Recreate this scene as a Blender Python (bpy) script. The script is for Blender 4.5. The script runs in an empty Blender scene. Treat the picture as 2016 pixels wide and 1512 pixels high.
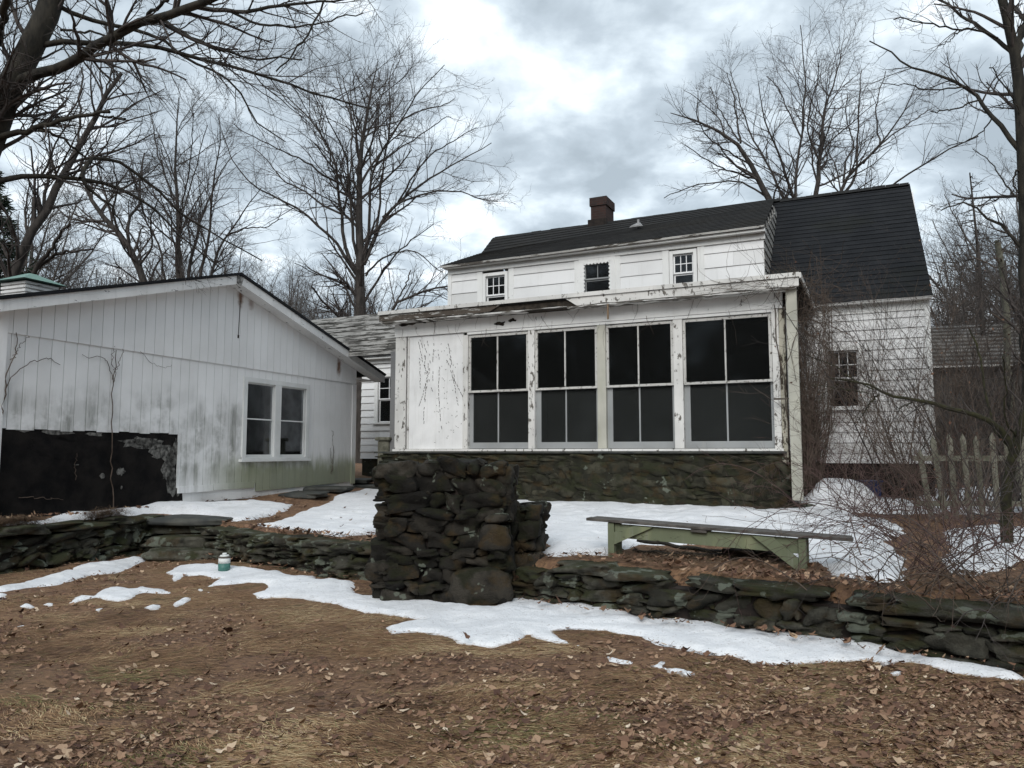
import bpy, math, random
import numpy as np
from mathutils import Vector

# ------------------------------------------------------------------ scene, camera
scene = bpy.context.scene
col = scene.collection
W_, H_, FPX = 2016.0, 1512.0, 1500.0
TH = math.atan(134 / FPX)
C0 = np.array([0, 0, 1.6]); FW = np.array([0, math.cos(TH), math.sin(TH)])
UP = np.array([0, -math.sin(TH), math.cos(TH)]); RT = np.array([1., 0, 0])

def ray(x, y):
    return RT * (x - 1008) / FPX - UP * (y - 756) / FPX + FW

def at(x, y, Y):
    """world point seen at photo pixel x,y at ground distance Y"""
    d = ray(x, y); return C0 + d * (Y / d[1])

A_ = math.radians(64.6)
EX = np.array([math.sin(A_), -math.cos(A_), 0]); EN = np.array([math.cos(A_), math.sin(A_), 0])
HO = np.array([0, 15., 0])
B_ = math.radians(21.7)
GX = np.array([-math.sin(B_), -math.cos(B_), 0]); GN = np.array([math.cos(B_), -math.sin(B_), 0])
GO = np.array([-3.81, 18.4, 0])

def hf(s, r, z): return HO + EX * s + EN * r + np.array([0, 0, z])       # house frame: s along facade, r back
def gf(s, r, z): return GO + GX * s - GN * r + np.array([0, 0, z])       # garage frame
def hx(x, y, r=0.):
    d = ray(x, y); p = C0 + d * (np.dot(HO + EN * r - C0, EN) / np.dot(d, EN)); return float((p - HO) @ EX), float(p[2])
def gxz(x, y, r=0.):
    d = ray(x, y); p = C0 + d * (np.dot(GO - GN * r - C0, GN) / np.dot(d, GN)); return float((p - GO) @ GX), float(p[2])

cam = bpy.data.cameras.new('camera'); camo = bpy.data.objects.new('camera', cam); col.objects.link(camo)
camo.location = C0; camo.rotation_euler = (math.pi / 2 + TH, 0, 0)
cam.sensor_width = 36; cam.lens = 36 * FPX / W_; cam.clip_end = 2000; cam.clip_start = .05
scene.camera = camo
scene.view_settings.view_transform = 'Standard'; scene.view_settings.look = 'None'
scene.view_settings.exposure = .82; scene.view_settings.gamma = 1

# ------------------------------------------------------------------ noise
def _h(ix, iy, seed):
    n = (ix.astype(np.int64) * 374761393 + iy.astype(np.int64) * 668265263 + seed * 974711) & 0x7fffffff
    n = ((n ^ (n >> 13)) * 1274126177) & 0x7fffffff
    return ((n ^ (n >> 16)) & 0xffff) / 65535.
def vn(x, y, seed=0):
    x = np.asarray(x, float); y = np.asarray(y, float)
    ix = np.floor(x); iy = np.floor(y); fx = x - ix; fy = y - iy
    fx = fx * fx * (3 - 2 * fx); fy = fy * fy * (3 - 2 * fy)
    a = _h(ix, iy, seed); b = _h(ix + 1, iy, seed); c = _h(ix, iy + 1, seed); d = _h(ix + 1, iy + 1, seed)
    return (a * (1 - fx) + b * fx) * (1 - fy) + (c * (1 - fx) + d * fx) * fy - .5
def fbm(x, y, seed=0, o=3):
    return sum(vn(x * 2 ** i, y * 2 ** i, seed + i) * .5 ** i for i in range(o))
def ss(a, b, x):
    t = np.clip((x - a) / (b - a), 0, 1); return t * t * (3 - 2 * t)

# ------------------------------------------------------------------ mesh builder
def tag(o, label=None, cat=None, group=None, kind=None):
    if label: o['label'] = label
    if cat: o['category'] = cat
    if group: o['group'] = group
    if kind: o['kind'] = kind
    return o

def thing(name, loc, label, cat, group=None):
    o = bpy.data.objects.new(name, None); col.objects.link(o); o.location = Vector([float(q) for q in loc])
    return tag(o, label, cat, group)

class MB:
    def __init__(self): self.v = []; self.f = []; self.n = 0; self.at = []; self.fm = []; self.sm = []
    def add(self, V, F, a=0., m=0, smooth=False):
        V = np.asarray(V, float).reshape(-1, 3)
        self.v.append(V); F = [tuple(int(i) + self.n for i in q) for q in F]
        self.f += F; self.fm += [m] * len(F); self.sm += [smooth] * len(F)
        self.at.append(np.full(len(V), a) if np.isscalar(a) else np.asarray(a, float)); self.n += len(V)
    def addarr(self, V, F, a, m=0, smooth=True):
        V = V.reshape(-1, 3); self.v.append(V); self.f.append((F + self.n)); self.fm.append((len(F), m)); self.sm.append((len(F), smooth))
        self.at.append(a); self.n += len(V)
    def box(self, fr, s0, s1, r0, r1, z0, z1, a=0., m=0):
        V = [fr(s, r, z) for s in (s0, s1) for r in (r0, r1) for z in (z0, z1)]
        self.add(V, [(0, 1, 3, 2), (4, 6, 7, 5), (0, 4, 5, 1), (2, 3, 7, 6), (0, 2, 6, 4), (1, 5, 7, 3)], a, m)
    def prism(self, fr, pts, r0, r1, a=0., m=0):
        """polygon in (s,z) extruded r0..r1"""
        n = len(pts); V = [fr(p[0], r0, p[1]) for p in pts] + [fr(p[0], r1, p[1]) for p in pts]
        F = [tuple(range(n)), tuple(range(2 * n - 1, n - 1, -1))] + [(i, (i + 1) % n, n + (i + 1) % n, n + i) for i in range(n)]
        self.add(V, F, a, m)
    def hexa(self, P, a=0., m=0):
        """8 points: bottom quad 0-3, top quad 4-7"""
        self.add(P, [(0, 1, 2, 3), (7, 6, 5, 4), (0, 4, 5, 1), (1, 5, 6, 2), (2, 6, 7, 3), (3, 7, 4, 0)], a, m)
    def tube(self, pts, rad, k=6, a=0., m=0):
        P = np.asarray(pts, float)[None]; R = np.asarray(rad, float)
        if R.ndim == 0: R = np.full(P.shape[1], R)
        elif len(R) != P.shape[1]: R = np.linspace(R[0], R[-1], P.shape[1])
        V, F = tubes(P, R[None], k)
        n = P.shape[1]
        F = [tuple(q) for q in F] + [tuple(range(k))[::-1], tuple(range((n - 1) * k, n * k))]
        self.add(V, F, a, m, True)
    def build(self, name, mats, parent=None, kind=None, bevel=0):
        me = bpy.data.meshes.new(name); V = np.concatenate(self.v) if self.v else np.zeros((0, 3))
        off = np.array(parent_loc(parent)) if parent else np.zeros(3)
        V = V - off
        if self.f and isinstance(self.f[0], np.ndarray):
            F = np.concatenate([q for q in self.f]); w = F.shape[1]
            me.vertices.add(len(V)); me.vertices.foreach_set('co', V.astype(np.float32).ravel())
            me.loops.add(F.size); me.loops.foreach_set('vertex_index', F.astype(np.int32).ravel())
            me.polygons.add(len(F)); me.polygons.foreach_set('loop_start', np.arange(0, F.size, w, dtype=np.int32))
            me.polygons.foreach_set('loop_total', np.full(len(F), w, np.int32))
            me.polygons.foreach_set('material_index', np.concatenate([np.full(n, m, np.int32) for n, m in self.fm]))
            me.update(calc_edges=True)
            me.polygons.foreach_set('use_smooth', np.concatenate([np.full(n, s, bool) for n, s in self.sm]))
        else:
            me.from_pydata([tuple(q) for q in V], [], self.f)
            me.polygons.foreach_set('material_index', self.fm); me.polygons.foreach_set('use_smooth', self.sm)
        at_ = me.attributes.new('v', 'FLOAT', 'POINT'); at_.data.foreach_set('value', np.concatenate(self.at).astype(np.float32) if self.at else [])
        if not isinstance(mats, (list, tuple)): mats = [mats]
        for m in mats: me.materials.append(m)
        me.update()
        o = bpy.data.objects.new(name, me); col.objects.link(o)
        if parent: o.parent = parent
        if kind: o['kind'] = kind
        if bevel:
            b = o.modifiers.new('bevel', 'BEVEL'); b.width = bevel; b.segments = 2; b.limit_method = 'ANGLE'
        return o
def build_each(mb, name, mats, parent=None, bevel=0):
    k = 0; out_ = []; base = 0; fi = 0
    for V, a in zip(mb.v, mb.at):
        q = MB(); F = []
        while fi < len(mb.f) and max(mb.f[fi]) < base + len(V): F.append(tuple(i - base for i in mb.f[fi])); fi += 1
        q.add(V, F, a); out_.append(q.build(name, mats, parent, bevel=bevel)); base += len(V)
    return out_
def parent_loc(p):
    l = np.zeros(3)
    while p is not None: l += np.array(p.location); p = p.parent
    return l

def tubes(P, R, k):
    """P (B,N,3), R (B,N) -> verts, quads"""
    B, N, _ = P.shape
    T = np.gradient(P, axis=1); T /= (np.linalg.norm(T, axis=2, keepdims=True) + 1e-9)
    ref = np.zeros((B, 1, 3)); m = P[:, -1] - P[:, 0]; ax = np.argmin(np.abs(m), axis=1); ref[np.arange(B), 0, ax] = 1
    U = np.cross(T, np.broadcast_to(ref, T.shape)); U /= (np.linalg.norm(U, axis=2, keepdims=True) + 1e-9)
    Vv = np.cross(T, U); an = np.arange(k) * 2 * math.pi / k
    V = P[:, :, None] + R[:, :, None, None] * (np.cos(an)[None, None, :, None] * U[:, :, None] + np.sin(an)[None, None, :, None] * Vv[:, :, None])
    b = np.arange(B)[:, None, None] * N * k; i = np.arange(N - 1)[None, :, None] * k; j = np.arange(k)[None, None, :]; j2 = (j + 1) % k
    F = np.stack([b + i + j, b + i + j2, b + i + k + j2, b + i + k + j], axis=-1).reshape(-1, 4)
    return V.reshape(-1, 3), F

# ------------------------------------------------------------------ materials
class NT:
    def __init__(self, name, rough=.8):
        self.m = bpy.data.materials.new(name); self.m.use_nodes = True; self.t = self.m.node_tree; self.t.nodes.clear()
        self.o = self.t.nodes.new('ShaderNodeOutputMaterial'); self.b = self.t.nodes.new('ShaderNodeBsdfPrincipled')
        self.t.links.new(self.b.outputs[0], self.o.inputs[0]); self.b.inputs['Roughness'].default_value = rough
        self.b.inputs['Specular IOR Level'].default_value = .3
        self.pos = self.t.nodes.new('ShaderNodeNewGeometry').outputs['Position']
    def link(self, a, b): self.t.links.new(a, b)
    def put(self, sock, v):
        if hasattr(v, 'is_linked') or isinstance(v, bpy.types.NodeSocket): self.link(v, sock)
        else: sock.default_value = v
    def scl(self, v, s):
        n = self.t.nodes.new('ShaderNodeMapping'); self.link(v, n.inputs[0]); n.inputs['Scale'].default_value = s; return n.outputs[0]
    def noise(self, scale=5, detail=4, vec=None, rough=.55, dist=0):
        n = self.t.nodes.new('ShaderNodeTexNoise'); self.link(vec if vec is not None else self.pos, n.inputs['Vector'])
        n.inputs['Scale'].default_value = scale; n.inputs['Detail'].default_value = detail; n.inputs['Roughness'].default_value = rough; n.inputs['Distortion'].default_value = dist
        return n.outputs['Fac']
    def vor(self, scale, vec=None, feat='F1', out='Distance', rnd=1):
        n = self.t.nodes.new('ShaderNodeTexVoronoi'); n.feature = feat; self.link(vec if vec is not None else self.pos, n.inputs['Vector']); n.inputs['Scale'].default_value = scale; return n.outputs[out]
    def math(self, op, a, b=0., c=0., clamp=False):
        n = self.t.nodes.new('ShaderNodeMath'); n.operation = op; n.use_clamp = clamp
        self.put(n.inputs[0], a); self.put(n.inputs[1], b); self.put(n.inputs[2], c); return n.outputs[0]
    def rng(self, v, a, b, c=0., d=1., smooth=True):
        n = self.t.nodes.new('ShaderNodeMapRange'); n.interpolation_type = 'SMOOTHSTEP' if smooth else 'LINEAR'
        self.put(n.inputs[0], v)
        for i, q in enumerate((a, b, c, d)): n.inputs[i + 1].default_value = q
        return n.outputs[0]
    def mix(self, f, a, b, typ='MIX'):
        n = self.t.nodes.new('ShaderNodeMix'); n.data_type = 'RGBA'; n.blend_type = typ
        self.put(n.inputs[0], f)
        for s, v in ((n.inputs[6], a), (n.inputs[7], b)):
            if isinstance(v, tuple): v = (*v, 1) if len(v) == 3 else v
            self.put(s, v)
        return n.outputs[2]
    def ramp(self, f, stops):
        n = self.t.nodes.new('ShaderNodeValToRGB'); self.put(n.inputs[0], f); e = n.color_ramp.elements
        while len(e) < len(stops): e.new(.5)
        for q, (p, c) in zip(e, stops): q.position = p; q.color = (*c, 1)
        return n.outputs[0]
    def dot(self, vec, d, off):
        n = self.t.nodes.new('ShaderNodeVectorMath'); n.operation = 'DOT_PRODUCT'; self.link(vec, n.inputs[0]); n.inputs[1].default_value = d
        return self.math('SUBTRACT', n.outputs['Value'], off)
    def comb(self, x, y, z):
        n = self.t.nodes.new('ShaderNodeCombineXYZ'); self.put(n.inputs[0], x); self.put(n.inputs[1], y); self.put(n.inputs[2], z); return n.outputs[0]
    def z(self):
        n = self.t.nodes.new('ShaderNodeSeparateXYZ'); self.link(self.pos, n.inputs[0]); return n.outputs[2]
    def attr(self):
        n = self.t.nodes.new('ShaderNodeAttribute'); n.attribute_name = 'v'; return n.outputs['Fac']
    def bump(self, h, s=.3, d=.02):
        n = self.t.nodes.new('ShaderNodeBump'); n.inputs['Strength'].default_value = s; n.inputs['Distance'].default_value = d
        self.put(n.inputs['Height'], h); self.link(n.outputs[0], self.b.inputs['Normal'])
    def col(self, c): self.put(self.b.inputs['Base Color'], c); return self.m

def hcoord(n):      # house-frame coordinates (s, r, z) of the shading point
    return n.comb(n.dot(n.pos, tuple(EX), float(HO @ EX)), n.dot(n.pos, tuple(EN), float(HO @ EN)), n.z())
def gcoord(n):
    return n.comb(n.dot(n.pos, tuple(GX), float(GO @ GX)), n.dot(n.pos, tuple(GN), float(GO @ GN)), n.z())

def m_paint(name, base=(.78, .78, .76), peel=.62, dirt=.5, wood=(.16, .145, .125), stretch=(1, 1, 1), fr=hcoord, pscale=9, green=0):
    n = NT(name, .65); q = fr(n)
    c = n.mix(n.rng(n.noise(1.3, 5, q), .3, .8), base, tuple(b * (1 - .28 * dirt) for b in base))
    c = n.mix(n.rng(n.noise(1, 6, n.scl(q, (14, 14, 1.2)), .65), .5, .85, 0, .55 * dirt), c, (.33, .32, .28))
    c = n.mix(n.math('MULTIPLY', n.attr(), .5), c, (.45, .45, .43))
    if green: c = n.mix(n.rng(n.noise(2.2, 5, n.scl(q, (3, 3, .8))), .5, .75, 0, green), c, (.28, .29, .16))
    pn = n.noise(pscale, 8, n.scl(q, stretch), .7)
    p = n.rng(pn, peel, peel + .035)
    c = n.mix(p, c, n.mix(n.noise(30, 4, n.scl(q, (1, 1, .2))), wood, tuple(w * .45 for w in wood)))
    h = n.math('SUBTRACT', n.math('MULTIPLY', n.noise(60, 4, n.scl(q, (.3, .3, 1))), .3), p)
    n.bump(h, .5, .006); return n.col(c)

M = {}
M['trim'] = m_paint('white_trim_paint', peel=.64, stretch=(1, 1, .35))
M['siding'] = m_paint('white_clapboard_paint', base=(.82, .82, .815), peel=.71, dirt=.4, stretch=(.4, .4, 2))
M['peeling'] = m_paint('peeling_fascia_paint', base=(.66, .65, .62), peel=.50, dirt=1.2, stretch=(.35, 1, 2.6), pscale=5)
M['bare'] = m_paint('bare_grey_fascia_wood', base=(.5, .49, .46), peel=.43, dirt=1.4, wood=(.10, .08, .062), stretch=(.35, 1, 2.6), pscale=6)
M['halfpeel'] = m_paint('flaking_trim_paint', base=(.68, .67, .64), peel=.575, dirt=.9, stretch=(1, 1, .5), pscale=12)
M['panel'] = m_paint('porch_panel_paint', base=(.80, .80, .79), peel=.70, dirt=.9)
M['downspout'] = m_paint('stained_downspout_paint', base=(.5, .49, .42), peel=.69, dirt=1.2, green=.2)
M['rotten'] = m_paint('rotten_corner_board', base=(.5, .47, .38), peel=.5, dirt=1.2, wood=(.06, .045, .03), stretch=(1, 1, .3), green=.4)
M['weather'] = m_paint('weathered_white_boards', base=(.38, .37, .35), peel=.50, dirt=1.6, wood=(.12, .115, .105), stretch=(.25, 1, 2.5))
M['greypost'] = m_paint('grey_painted_wood', base=(.2, .2, .2), peel=.66)
M['sash'] = m_paint('old_sash_paint', base=(.55, .54, .51), peel=.56, dirt=1, pscale=16)
M['screen'] = m_paint('grey_screen_frame_paint', base=(.3, .31, .31), peel=.68, dirt=1)
M['vinyl'] = m_paint('white_sash', base=(.8, .8, .8), peel=.8, dirt=.1)

def m_garage():
    n = NT('garage_siding_paint', .7); q = gcoord(n); sp = n.t.nodes.new('ShaderNodeSeparateXYZ'); n.link(q, sp.inputs[0]); s, _, z = sp.outputs
    c = n.mix(n.rng(n.noise(1.1, 4, q), .3, .8), (.80, .80, .80), (.70, .70, .695))
    c = n.mix(n.math('MULTIPLY', n.attr(), .2), c, (.5, .5, .49))
    st = n.rng(n.noise(1, 6, n.scl(q, (4.5, 1, .55)), .7), .42, .68)
    band = n.math('MULTIPLY', n.rng(n.math('ADD', z, n.math('MULTIPLY', n.noise(.8, 3, q), -1.1)), 1.55, 2.25, 1, 0), n.rng(z, .9, 1.35))
    band = n.math('MULTIPLY', band, n.rng(s, 1.6, 3.8))
    blot = n.rng(n.noise(1.6, 6, q, .65), .36, .58)
    c = n.mix(n.math('MULTIPLY', n.math('MULTIPLY', band, blot), n.math('ADD', n.math('MULTIPLY', st, .6), .3)), c, (.17, .175, .155))
    al = n.math('MULTIPLY', n.rng(n.math('ADD', z, n.math('MULTIPLY', n.noise(5, 4, n.scl(q, (1.5, 1, .4))), -.5)), .95, 1.4, 1, 0), n.rng(s, 5.3, 3.6))
    c = n.mix(n.math('MULTIPLY', al, .8), c, (.17, .19, .09))
    low = n.math('MULTIPLY', n.rng(z, 1.0, 2.1, 1, 0), st)
    c = n.mix(n.math('MULTIPLY', low, .4), c, (.22, .23, .19))
    for (px, py, w, h, k) in ((470, 583, .09, .26, .95), (491, 597, .09, .16, .6), (664, 722, .10, .24, .95)):
        a, b = gxz(px, py)
        dx = n.math('DIVIDE', n.math('SUBTRACT', s, a), w); dz = n.math('DIVIDE', n.math('SUBTRACT', z, b), h)
        d = n.math('SQRT', n.math('ADD', n.math('MULTIPLY', dx, dx), n.math('MULTIPLY', dz, dz)))
        d = n.math('ADD', d, n.math('MULTIPLY', n.noise(14, 4, q), .9))
        c = n.mix(n.rng(d, .6, 1.7, k, 0), c, (.17, .085, .045))
    n.bump(n.noise(50, 5, n.scl(q, (1.5, 1, .25)), .7), .35, .004); return n.col(c)
M['garage'] = m_garage()
M['gtrim'] = m_paint('garage_fascia_paint', base=(.78, .78, .77), peel=.62, dirt=.8, wood=(.03, .03, .03), stretch=(.5, 1, 2), fr=gcoord, pscale=8)
M['gwin'] = m_paint('garage_window_trim', base=(.68, .69, .68), peel=.7, dirt=.7, fr=gcoord)

def m_simple(name, c1, c2, scale=8, rough=.8, bump=.3, bd=.01, stretch=(1, 1, 1), spec=.3):
    n = NT(name, rough); f = n.noise(scale, 6, n.scl(n.pos, stretch), .6); n.b.inputs['Specular IOR Level'].default_value = spec
    if bump: n.bump(f, bump, bd)
    return n.col(n.mix(n.rng(f, .3, .7), c1, c2))
M['dark'] = m_simple('gloom_painted_interior', (.03, .032, .032), (.05, .05, .05), 2, .9, 0)  # near black base colour stands in for the shade inside rooms
M['darkwood'] = m_simple('dark_rotten_wood', (.012, .010, .008), (.05, .04, .03), 12, .9, .6)
M['tar'] = m_simple('black_felt_paper', (.003, .003, .0035), (.014, .012, .011), 4, .8, .8, .04, spec=.12)
M['torn'] = m_simple('torn_grey_paper', (.02, .019, .018), (.20, .195, .18), 14, .9, 1, .04)
M['bark'] = m_simple('grey_brown_bark', (.022, .019, .017), (.065, .056, .05), 9, .9, .9, .02, (1, 1, .25))
M['barkdark'] = m_simple('dark_wet_bark', (.012, .011, .009), (.04, .035, .026), 10, .85, .9, .02, (1, 1, .3))
M['barkfar'] = m_simple('pale_far_bark', (.05, .045, .042), (.1, .09, .082), 6, .9, .3)
M['twig'] = m_simple('twig_bark', (.035, .03, .028), (.08, .068, .062), 6, .9, 0)
M['redtwig'] = m_simple('red_brown_cane', (.045, .024, .021), (.12, .075, .065), 7, .7, 0)
M['browntwig'] = m_simple('brown_stalk', (.05, .036, .027), (.12, .09, .07), 7, .8, 0)
M['mossbark'] = m_simple('mossy_bark', (.014, .012, .009), (.035, .034, .014), 14, .95, .9, .01)
M['palebark'] = m_simple('lichen_grey_bark', (.07, .068, .05), (.16, .155, .12), 10, .9, .5)
M['wood'] = m_simple('woodland_foliage', (.05, .06, .05), (.16, .17, .15), .5, .9, 0)
M['pine'] = m_simple('dark_needles', (.008, .016, .009), (.02, .035, .018), 4, .8, 0)
M['bgreen'] = m_paint('faded_green_bench_paint', base=(.15, .17, .105), peel=.62, dirt=1.2, wood=(.06, .05, .035), stretch=(.5, 1, 2), green=.5)
M['bwood'] = m_simple('grey_bench_wood', (.12, .11, .10), (.05, .045, .04), 20, .8, .5, .004, (.3, 1, 1))
M['canw'] = m_simple('white_can_enamel', (.7, .72, .70), (.6, .62, .60), 20, .4, 0)
M['cant'] = m_simple('teal_can_enamel', (.05, .14, .12), (.065, .17, .145), 20, .4, 0)
M['candk'] = m_simple('rusty_rim', (.06, .05, .04), (.12, .1, .08), 20, .6, 0)
M['copper'] = m_simple('verdigris_copper', (.12, .21, .18), (.17, .27, .235), 6, .7, .2)
M['stake'] = m_simple('tan_stake', (.22, .15, .09), (.14, .10, .07), 20, .8, .3)
M['picket'] = m_simple('mossy_grey_picket', (.19, .185, .15), (.09, .09, .065), 11, .9, .5, .006, (1, 1, .4))
M['blue'] = m_simple('dark_blue_plastic', (.012, .02, .07), (.015, .03, .09), 10, .5, 0)
M['metal'] = m_simple('dull_galvanised', (.3, .3, .3), (.18, .18, .18), 14, .5, .2)
M['slab'] = m_simple('wet_bluestone', (.03, .033, .032), (.07, .07, .06), 5, .7, .5)
M['found'] = m_simple('dark_foundation', (.012, .010, .009), (.032, .024, .02), 6, .95, .7, .03)
M['shedwall'] = m_simple('brown_shed_boards', (.085, .075, .065), (.05, .045, .038), 6, .9, .5, .02, (6, 6, .3))
M['cord'] = m_simple('dark_cord', (.02, .015, .012), (.04, .03, .02), 20, .8, 0)
M['curtain'] = m_simple('dim_grey_blind', (.05, .05, .05), (.08, .08, .08), 3, .9, 0)

def m_roof(name, c1, c2, c3):
    n = NT(name, .9); n.b.inputs['Specular IOR Level'].default_value = .15
    q = hcoord(n)
    f = n.noise(2.2, 5); g = n.noise(45, 4)
    c = n.mix(n.rng(f, .35, .7), c1, c2); c = n.mix(n.rng(n.noise(.9, 4), .5, .7, 0, .7), c, c3)
    c = n.mix(n.math('MULTIPLY', n.attr(), .35), c, tuple(x * .6 for x in c1)); c = n.mix(n.rng(g, .4, .8, 0, .4), c, tuple(x * 2 for x in c2))
    n.bump(g, .6, .008); return n.col(c)
M['roof'] = m_roof('charcoal_shingle', (.011, .012, .014), (.018, .019, .021), (.015, .016, .012))
M['roof2'] = m_roof('worn_dormer_shingle', (.014, .014, .014), (.024, .023, .022), (.02, .018, .014))
M['shake'] = m_roof('grey_cedar_shake', (.09, .083, .075), (.17, .16, .15), (.2, .2, .2))

def m_brick():
    n = NT('red_chimney_brick', .9); q = hcoord(n); sp = n.t.nodes.new('ShaderNodeSeparateXYZ'); n.link(q, sp.inputs[0])
    b = n.t.nodes.new('ShaderNodeTexBrick'); n.link(n.comb(n.math('ADD', sp.outputs[0], sp.outputs[1]), sp.outputs[2], 0.), b.inputs[0])
    b.inputs['Scale'].default_value = 1; b.inputs['Brick Width'].default_value = .21; b.inputs['Row Height'].default_value = .07; b.inputs['Mortar Size'].default_value = .008
    b.inputs['Color1'].default_value = (.05, .024, .019, 1); b.inputs['Color2'].default_value = (.028, .015, .013, 1); b.inputs['Mortar'].default_value = (.04, .034, .03, 1)
    c = n.mix(n.rng(n.noise(5, 5), .45, .7, 0, .6), b.outputs[0], (.03, .022, .02)); n.bump(b.outputs['Fac'], -.4, .01); return n.col(c)
M['brick'] = m_brick()

def m_stone(name, c1, c2, moss, lichen=.72, mossk=.5, wet=1.):
    n = NT(name, .88); a = n.attr()
    c = n.mix(a, c1, c2)
    c = n.mix(n.rng(n.noise(7, 7), .35, .7, 0, .8), c, tuple(x * .4 for x in c1))
    up = n.t.nodes.new('ShaderNodeNewGeometry'); sp = n.t.nodes.new('ShaderNodeSeparateXYZ'); n.link(up.outputs['Normal'], sp.inputs[0])
    mm = n.math('ADD', n.noise(3.5, 6), n.math('MULTIPLY', sp.outputs[2], .12))
    c = n.mix(n.rng(mm, .48, .66, 0, mossk), c, moss)
    c = n.mix(n.rng(n.noise(3.2, 6, n.scl(n.pos, (1.3, 1.1, 1.7))), .5, .66, 0, mossk * .8), c, (.055, .034, .012))
    l = n.math('ADD', n.noise(4.2, 3), n.math('MULTIPLY', n.noise(30, 4), .12))
    c = n.mix(n.rng(l, lichen, lichen + .03, 0, .7), c, (.17, .19, .15))
    n.bump(n.math('ADD', n.noise(11, 9, None, .75), n.math('MULTIPLY', n.noise(60, 5), .3)), 1, .05); return n.col(c)
M['stone'] = m_stone('mossy_wall_stone', (.028, .027, .020), (.11, .105, .082), (.034, .038, .012), .64, .75)
M['pillar'] = m_stone('dark_mossy_fieldstone', (.008, .007, .0055), (.06, .052, .04), (.013, .014, .004), .71, .85)
M['founds'] = m_stone('porch_base_stone', (.026, .025, .016), (.07, .066, .044), (.026, .029, .011), .72, .7)

def m_ground():
    n = NT('leaf_strewn_dead_grass', .95)
    q = n.scl(n.pos, (.9, 3.2, 1)); c = n.mix(n.rng(n.noise(1.1, 5), .35, .68), (.25, .145, .085), (.15, .085, .065))
    c = n.mix(n.rng(n.noise(7, 8, q, .7, 1.5), .4, .62), c, (.30, .18, .10)); c = n.mix(n.rng(n.noise(1.7, 5), .56, .72, 0, .6), c, (.10, .085, .04))
    c = n.mix(n.rng(n.noise(16, 6, q), .52, .66, 0, .85), c, (.055, .034, .024))
    n.bump(n.noise(30, 6, q, .7), 1, .03); return n.col(c)
M['ground'] = m_ground()

def m_snow():
    n = NT('old_granular_snow', .6); f = n.noise(5, 6)
    c = n.mix(n.rng(f, .4, .75), (.76, .77, .79), (.84, .845, .855)); c = n.mix(n.rng(n.noise(38, 5), .60, .70, 0, .55), c, (.25, .2, .16))
    c = n.mix(n.rng(n.noise(1.6, 6, None, .65), .5, .7, 0, .4), c, (.46, .46, .46))
    n.b.inputs['Subsurface Weight'].default_value = 0
    n.bump(n.math('ADD', n.noise(8, 7, None, .65), n.math('MULTIPLY', n.noise(70, 4), .4)), .8, .04); return n.col(c)
M['snow'] = m_snow()
def m_attr(name, stops, rough=.85):
    n = NT(name, rough); return n.col(n.ramp(n.attr(), stops))
M['blade'] = m_attr('dry_grass_blade', [(0, (.06, .033, .02)), (.3, (.24, .135, .072)), (.6, (.40, .25, .13)), (.8, (.66, .51, .30)), (.9, (.19, .18, .065)), (1, (.09, .13, .035))])
M['leaf'] = m_attr('fallen_leaf', [(0, (.06, .03, .022)), (.35, (.18, .10, .062)), (.65, (.30, .19, .12)), (.88, (.46, .34, .23)), (1, (.68, .58, .46))])
M['straw'] = m_attr('orange_brown_straw', [(0, (.04, .025, .016)), (.5, (.11, .068, .04)), (1, (.24, .17, .105))])
def m_glass(name, tint=.35, k=1., dust=.03):
    n = NT(name); t = n.t; g = t.nodes.new('ShaderNodeBsdfGlossy'); g.inputs['Roughness'].default_value = .06; g.inputs['Color'].default_value = (.9, .95, 1, 1)
    tr = t.nodes.new('ShaderNodeBsdfTransparent'); tr.inputs[0].default_value = (tint, tint * 1.02, tint, 1)
    mx = t.nodes.new('ShaderNodeMixShader'); fr = t.nodes.new('ShaderNodeFresnel'); fr.inputs[0].default_value = 1.3
    f = n.math('MULTIPLY', fr.outputs[0], n.rng(n.noise(3, 4),   .3, .7, .6 * k, 1.1 * k)); n.link(f, mx.inputs[0]); n.link(tr.outputs[0], mx.inputs[1]); n.link(g.outputs[0], mx.inputs[2]); df = t.nodes.new('ShaderNodeBsdfDiffuse'); df.inputs[0].default_value = (.16, .17, .165, 1); m2 = t.nodes.new('ShaderNodeMixShader'); n.link(n.rng(n.noise(1.1, 6), .2, .85, dust * .8, dust * 1.25), m2.inputs[0]); n.link(mx.outputs[0], m2.inputs[1]); n.link(df.outputs[0], m2.inputs[2]); n.link(m2.outputs[0], n.o.inputs[0])
    return n.m
M['glass'] = m_glass('dusty_window_glass'); M['glass2'] = m_glass('dim_window_glass', k=.3); M['glass3'] = m_glass('sky_reflecting_glass', k=2.6, dust=.03); M['screenm'] = m_glass('grey_insect_screen', tint=.5, k=.4, dust=.10)

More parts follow.
